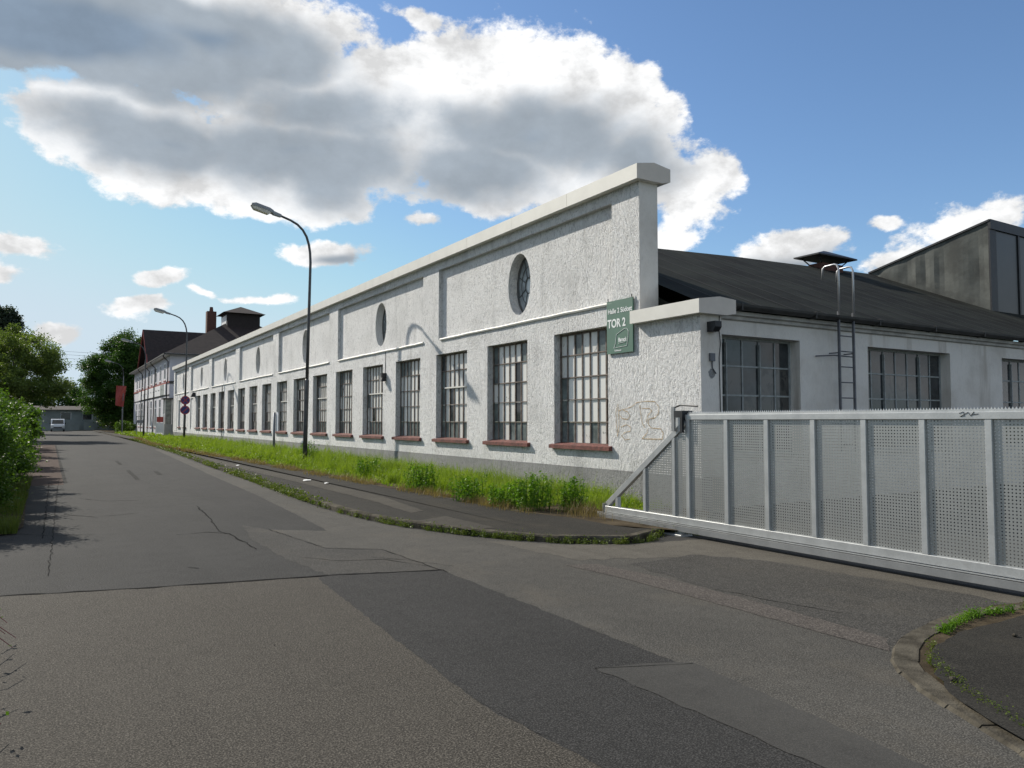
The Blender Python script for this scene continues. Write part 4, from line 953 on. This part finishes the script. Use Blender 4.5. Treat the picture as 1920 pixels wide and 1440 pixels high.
tree('broad_tree', (-9.5, 86, 0), (-9.0, 86, 6.0), (5.5, 5.5, 4.5), 22000, 90, .9, M['leaf_olive'], .26, 'olive tree at the far left behind the shrubs', .3, -.85, lambda h: 1.15-.45*h)
tree('tall_tree', (-5.2, 118, 0), (-5.0, 118, 10.4), (3.1, 3.1, 7.2), 22000, 80, .8, M['leaf_poplar'], .30, 'tall dark upright tree at the left picture edge', .35, -.95, lambda h: 1.1-.55*h)
tree('dense_tree', (9.6, 128, 0), (9.4, 128, 8.0), (6.4, 6.5, 6.6), 110000, 260, 1.0, M['leaf_dark'], .24, 'large dark chestnut tree behind the office building', .5, -.9, lambda h: 1.1-.35*h)
tree('dense_tree', (14.5, 134, 0), (14.5, 134, 8.6), (6.0, 6.0, 6.8), 30000, 110, 1.05, M['leaf_dark'], .34, 'dark tree rising right behind the office gable', .5, -.9, lambda h: 1.1-.35*h)
for i, (x, y, rx_, rz_, mt, lb) in enumerate(((-9, 168, 7, 4.6, 'leaf_dark', 'dark tree behind the low house, left of the van'), (1.5, 166, 6, 4.4, 'leaf_dark', 'dark tree rising straight behind the white van'),
                                   (10.5, 146, 4.2, 3.4, 'leaf_olive', 'olive tree hanging over the right end of the low house'), (22, 170, 8, 5.5, 'leaf_dark', 'dark tree far behind the big chestnut'))):
    tree('background_tree', (x, y, 0), (x, y, rz_*1.12), (rx_, 5, rz_), 20000, 90, 1.1, M[mt], .36, lb, .35, -.9, None, 'trees beyond the street end')
tree('garden_shrub', (8.6, 112, 0), (8.6, 112, .9), (1.3, 1.6, .9), 5000, 30, .4, M['leaf_bush'], .16, 'light green shrub by the banner pole before the dark trees', .06, -.95, None, None, 8, 'shrub')
# overhead wires between the trees
for i, y0 in enumerate((655, 661, 668, 679)):
    a = onY(60, y0-2, 170); b = onY(330, y0+6, 170); L = [a+(b-a)*t+np.array([0, 0, -.6*4*t*(1-t)]) for t in np.linspace(0, 1, 14)]
    o = MB().tube(L, .022, 5).build('power_line', M['wire']); tag(o, ('uppermost', 'second', 'third', 'lowest')[i]+' of the thin overhead wires crossing the sky gap', 'cable', 'overhead wires')

# ------------------------------------------------------------------ grasses and weeds
def blades(base, h, wd, lean=.35, segs=3):
    """tapered curved blades: returns (N*segs, 4, 3)"""
    N = len(base); a = rng.uniform(0, 2*math.pi, N); d = np.stack([np.cos(a), np.sin(a), np.zeros(N)], 1); l = (rng.uniform(.1, 1, N)*lean*h)[:, None]
    a2 = a+math.pi/2+rng.normal(0, .5, N); sdv = np.stack([np.cos(a2), np.sin(a2), np.zeros(N)], 1); out = []; prev = None
    for i in range(segs+1):
        t = i/segs; c = base+d*l*t**1.8+np.array([0, 0, 1.0])*(h*t*(1-.12*t))[:, None]; w2 = sdv*(wd*(1-t*.92))[:, None]*.5
        if prev is not None: out.append(np.stack([prev[0], prev[1], c+w2, c-w2], 1))
        prev = (c-w2, c+w2)
    return np.concatenate(out)
inY = np.array([p[1] for p in inner]); inX = np.array([p[0] for p in inner]); od = np.argsort(inY); inY, inX = inY[od], inX[od]
def edge(y): return np.interp(y, inY, inX)
def vnoise(x, y, s, seed):
    r = np.random.default_rng(seed); ph = r.uniform(0, 6.28, 6); k = r.normal(0, 1, (6, 2))*s
    return sum(np.sin(k[i, 0]*x+k[i, 1]*y+ph[i]) for i in range(6))/6
parts = []
for (ya, yb, n, wd, per) in ((10.2, 16, 1500, .010, 15), (16, 26, 2300, .013, 14), (26, 42, 2600, .019, 13), (42, 66, 2400, .03, 12), (66, 112, 2000, .05, 11)):
    y = rng.uniform(ya, yb, n); e_ = edge(y)+.40+.24*vnoise(y, y*.2, 1.3, 31); u = rng.uniform(0, 1, n); x = e_+(9.72-e_)*u
    dens = .75+.6*vnoise(x, y, 1.4, 3); ht = np.clip(.27+.16*u+.30*vnoise(x, y, 1.9, 5)+.15*rng.normal(size=n), .07, .95)
    ht *= np.clip((y-10.0)/1.8, .2, 1)*np.interp(y, [10, 20, 28], [.72, .85, 1.0])
    ht = np.where(y > 66, ht*.6, ht)*np.where(u < .12, .5, 1)
    keep = (rng.uniform(0, 1, n) < np.clip(dens+.3*(u > .2), .15, 1)) & ((y > 11.6) | (x > 8.4))
    x, y, ht = x[keep], y[keep], ht[keep]; m_ = len(x); idx = np.repeat(np.arange(m_), per); q = len(idx)
    b = np.stack([x[idx]+rng.normal(0, .045, q), y[idx]+rng.normal(0, .045*max(1, wd/.015), q), np.full(q, ZS-.01)], 1)
    parts.append(blades(b, ht[idx]*rng.uniform(.45, 1.1, q), wd*rng.uniform(.5, 1.3, q), .55))
    few = rng.uniform(0, 1, m_) < .35      # small leaves of other plants among the blades
    lp = np.repeat(np.stack([x, y, ZS+ht*.35], 1)[few], 14, 0); lp = lp+rng.normal(size=lp.shape)*np.array([.07, .07, .09]); lp[:, 2] = np.maximum(lp[:, 2], ZS+.01)
    parts.append(leaves(lp, np.full(len(lp), wd*3.2), .6))
o = place('verge_grass', np_mesh('verge_grass', np.concatenate(parts), 4, M['grass'])); tag(o, 'tall bright green grass along the foot of the white hall', 'grass', kind='stuff')
parts = []
for (ya, yb, n, wd) in ((9.6, 14, 2600, .006), (14, 40, 5000, .012), (40, 75, 4000, .03)):
    y = rng.uniform(ya, yb, n); x = edge(y)+rng.normal(.12, .14, n); b = np.stack([x, y, np.full(n, ZS-.005)], 1); ok = vnoise(x, y, 1.3, 9) > -.1
    parts.append(blades(b[ok], rng.uniform(.05, .22, n)[ok], np.full(ok.sum(), wd), .8))
n = 500; b = np.stack([rng.normal(7.75, .22, n), rng.normal(10.2, .30, n), np.full(n, ZS-.01)], 1); parts.append(blades(b, rng.uniform(.08, .38, n), np.full(n, .006), .7))
o = place('dry_grass', np_mesh('dry_grass', np.concatenate(parts), 4, M['dry'])); tag(o, 'dry straw coloured grass along the footpath edge', 'grass', kind='stuff')
# weeds growing out of the kerb joint
def along(pts, s):
    P2 = np.array(pts); seg_ = np.linalg.norm(np.diff(P2, axis=0), axis=1); cum = np.concatenate([[0], np.cumsum(seg_)])
    return np.stack([np.interp(s, cum, P2[:, 0]), np.interp(s, cum, P2[:, 1])], 1), cum[-1]
def weed_strip(name, pts, z, smax, tufts, rad, hgt, leafs, size, mat, label, seed, inside=.0, th=0.0):
    s = rng.uniform(0, smax, tufts); c, _ = along(pts, s); ok = vnoise(s, s*.3, 1.6, seed)+rng.normal(0, .25, tufts) > th; c = c[ok]; n = len(c)
    sc = rng.uniform(.5, 1.2, n); idx = np.repeat(np.arange(n), leafs); g = rng.normal(size=(n*leafs, 3))*np.array([rad, rad, hgt])*.5
    g[:, 2] = np.abs(g[:, 2]); p = np.concatenate([c, np.full((n, 1), z)], 1)[idx]+g*sc[idx][:, None]
    V = leaves(p, np.full(len(p), size), .8)
    bl = blades(p[::6]*np.array([1, 1, 0])+np.array([0, 0, z]), rng.uniform(.4, 1.1, len(p[::6]))*hgt, np.full(len(p[::6]), size*.22), .7, 2)
    o = place(name, np_mesh(name, np.concatenate([V, bl]), 4, mat)); return tag(o, label, 'weeds', kind='stuff')
weed_strip('kerb_weeds', kerb, .0, 4.2, 90, .07, .10, 46, .022, M['weed'], 'small weeds along the rounded kerb end of the footpath', 4, th=-.15)
k2 = [(p[0]-.02, p[1]) for p in kerb[4:]]
weed_strip('kerb_weeds', k2, .01, 16, 230, .075, .10, 40, .026, M['weed'], 'yellow green weeds along the kerb of the footpath', 5, th=-.25)
k3 = [(p[0]+.05, p[1]) for p in kerb[9:]]
weed_strip('kerb_weeds', k3, .03, 60, 600, .16, .12, 40, .05, M['weed'], 'low weeds along the far kerb', 6, th=-.4)
weed_strip('corner_weeds', [(p[0]+.10, p[1]-.02) for p in gp((1920, 1398), (1850, 1352), (1785, 1310), (1728, 1250), (1728, 1215), (1770, 1185), (1840, 1160), (1920, 1145))], .012, 6, 420, .05, .06, 26, .015, M['weed'], 'small green weeds round the corner footpath', 8, th=-.02)
weed_strip('gate_weeds', gp((1130, 975), (1200, 990), (1290, 1006), (1330, 1012), (1420, 1020)), .04, 2.6, 80, .06, .10, 40, .02, M['weed'], 'low weeds under the left end of the gate', 12, th=-.2)
weed_strip('dirt_weeds', gp((1900, 1150), (1820, 1160), (1770, 1190)), .02, 1.4, 60, .05, .07, 30, .018, M['weedg'], 'green plantain leaves on the corner kerb', 13, th=-.4)
# tall leafy weeds standing out of the grass
def weed_clump(x, y, r, h, stems, label, mat='weedg', leaf=.05):
    e = thing('weed_clump', (x, y, ZS), label, 'weed', 'leafy weeds in the verge')
    mb = MB(); pts = []
    for i in range(stems):
        a = random.uniform(0, 6.28); q = r*math.sqrt(random.random()); b = Vector((x+q*math.cos(a), y+q*math.sin(a), ZS-.02)); hh = h*random.uniform(.6, 1.05); t = b+Vector((random.gauss(0, .06), random.gauss(0, .06), hh))
        mb.tube([b, b.lerp(t, .5)+Vector((.01, 0, 0)), t], [.006, .005, .002], 4)
        for k in range(22):
            u = random.uniform(.15, 1); p = b.lerp(t, u); a2 = random.uniform(0, 6.28); d = leaf*random.uniform(.3, 1.4)*(1.25-u*.7); pts.append((p.x+d*math.cos(a2), p.y+d*math.sin(a2), p.z+random.uniform(-.01, .03)))
    mb.build('stem', M['weedg'], e); pts = np.array(pts); place('foliage', np_mesh('foliage', leaves(pts, np.full(len(pts), leaf), .6), 4, M[mat]), e)
for px_, py_, r, h, st, lb in ((1000, 955, .30, .66, 60, 'dense bright weed clump before the grey plinth, left of the gate'), (1070, 958, .24, .60, 40, 'upright weed clump nearest to the gate tip'), (948, 948, .3, .42, 40, 'low dark leafy weed in front of the grass edge'),
                          (575, 868, .35, .80, 44, 'tall dark leafy weed round the foot of the nearest lamp'), (790, 920, .36, .66, 46, 'leafy weed in the middle of the grass strip'), (690, 895, .35, .6, 34, 'leafy weed in the grass right of the nearest lamp'), (880, 938, .34, .5, 44, 'bushy weed at the footpath edge between lamp and gate')):
    x, y = G(px_, py_, ZS); weed_clump(x, y, r, h, st, lb)
# grass on the left verge
n = 5000; y = 13.2+rng.uniform(0, 1, n)**1.5*12; x = -.36-np.abs(rng.normal(0, .5, n)); b = np.stack([x, y, np.full(n, .015)], 1); ok = vnoise(x, y, 2.0, 21) > -.2
o = place('edge_grass', np_mesh('edge_grass', blades(b[ok], rng.uniform(.06, .3, n)[ok], np.full(ok.sum(), .012), .6), 4, M['weed'])); tag(o, 'yellowish grass under the shrubs at the left road edge', 'grass', kind='stuff')
# red-stemmed bramble reaching in at the left
e = thing('bramble', (-.95, 5.6, 0), 'red stemmed bramble sprays reaching in at the left picture edge', 'bramble'); mb = MB(); pts = []
for i in range(9):
    y = 4.6+i*.30; tip = Vector((-.045*y+random.uniform(-.06, .13), y-.1+random.uniform(-.1, .1), random.uniform(.03, .30))); b = Vector((-1.1, y+random.uniform(-.2, .4), .0)); m_ = b.lerp(tip, .5)+Vector((0, 0, .35))
    mb.tube([b, b.lerp(m_, .6)+Vector((0, 0, .1)), m_, m_.lerp(tip, .6)+Vector((0, 0, .06)), tip], [.008, .007, .005, .004, .002], 5)
    for k in range(16):
        u = random.random(); p = m_.lerp(tip, u) if k % 2 else b.lerp(m_, u); pts.append((p.x+random.gauss(0, .03), p.y+random.gauss(0, .03), p.z+random.gauss(.02, .03)))
mb.build('stem', M['twig'], e); pts = np.array(pts); place('foliage', np_mesh('foliage', leaves(pts, np.full(len(pts), .045), .5), 4, M['leaf_bush']), e)
# litter
for (px_, py_, s, lb) in ((446, 874, .10, 'scrap of white paper on the footpath edge before the lamp'), (575, 902, .13, 'white wrapper at the grass edge below the windows'), (612, 908, .08, 'small white scrap right of the wrapper'), (1148, 968, .05, 'tiny white scrap left of the gate tip')):
    x, y = G(px_, py_, ZS); mb = MB(); n = 7; ring = [(x+s*random.uniform(.6, 1)*math.cos(6.28*i/n), y+s*random.uniform(.6, 1)*math.sin(6.28*i/n), ZS+.008+random.uniform(0, .04)) for i in range(n)]
    mb.add(ring+[(x, y, ZS+.05)], [(i, (i+1) % n, n) for i in range(n)]); tag(mb.build('litter', M['litter']), lb, 'litter', 'litter on the footpath')
for (px_, py_, s, lb) in ((1787, 1276, .022, 'small stone on the corner footpath'), (1903, 1193, .018, 'small pebble on the corner footpath near the picture edge')):
    x, y = G(px_, py_, .05); bm = bmesh.new(); bmesh.ops.create_icosphere(bm, subdivisions=2, radius=s)
    for v in bm.verts: v.co = Vector((v.co.x*1.3, v.co.y, v.co.z*.7))*random.uniform(.85, 1.1)+Vector((x, y, .05+s*.5))
    me = bpy.data.meshes.new('stone'); bm.to_mesh(me); bm.free(); me.materials.append(M['kerb']); tag(place('stone', me), lb, 'stone')
# loose grit on the old asphalt
n = 3200; a_ = rng.uniform(0, 1, n)
gx = np.where(a_ < .5, rng.uniform(-.2, 6.5, n), rng.uniform(3, 8, n)); gy_ = np.where(a_ < .5, rng.uniform(2.2, 16, n), rng.uniform(3, 10, n))
ok = (gx > -.045*gy_-.1) & (gx < np.interp(gy_, [2, 3, 4.5, 8, 10, 16], [3.6, 4.6, 6.6, 6.9, 5.0, 4.4]))
gx, gy_ = gx[ok], gy_[ok]; m_ = len(gx); sz = rng.uniform(.0015, .0038, m_)*np.where(rng.uniform(0, 1, m_) < .04, 2.0, 1)
base = np.stack([gx, gy_, np.full(m_, .004)], 1); tri = []
for k in range(4):
    a0, a1 = k*math.pi/2, (k+1)*math.pi/2
    v0 = base+np.stack([np.cos(a0)*sz, np.sin(a0)*sz*.8, 0*sz], 1); v1 = base+np.stack([np.cos(a1)*sz, np.sin(a1)*sz*.8, 0*sz], 1); v2 = base+np.stack([.2*sz, .1*sz, sz*.8], 1)
    tri.append(np.stack([v0, v1, v2], 1))
o = place('grit', np_mesh('grit', np.concatenate(tri), 3, M['dust'])); tag(o, 'loose grit scattered on the asphalt', 'grit', kind='stuff')
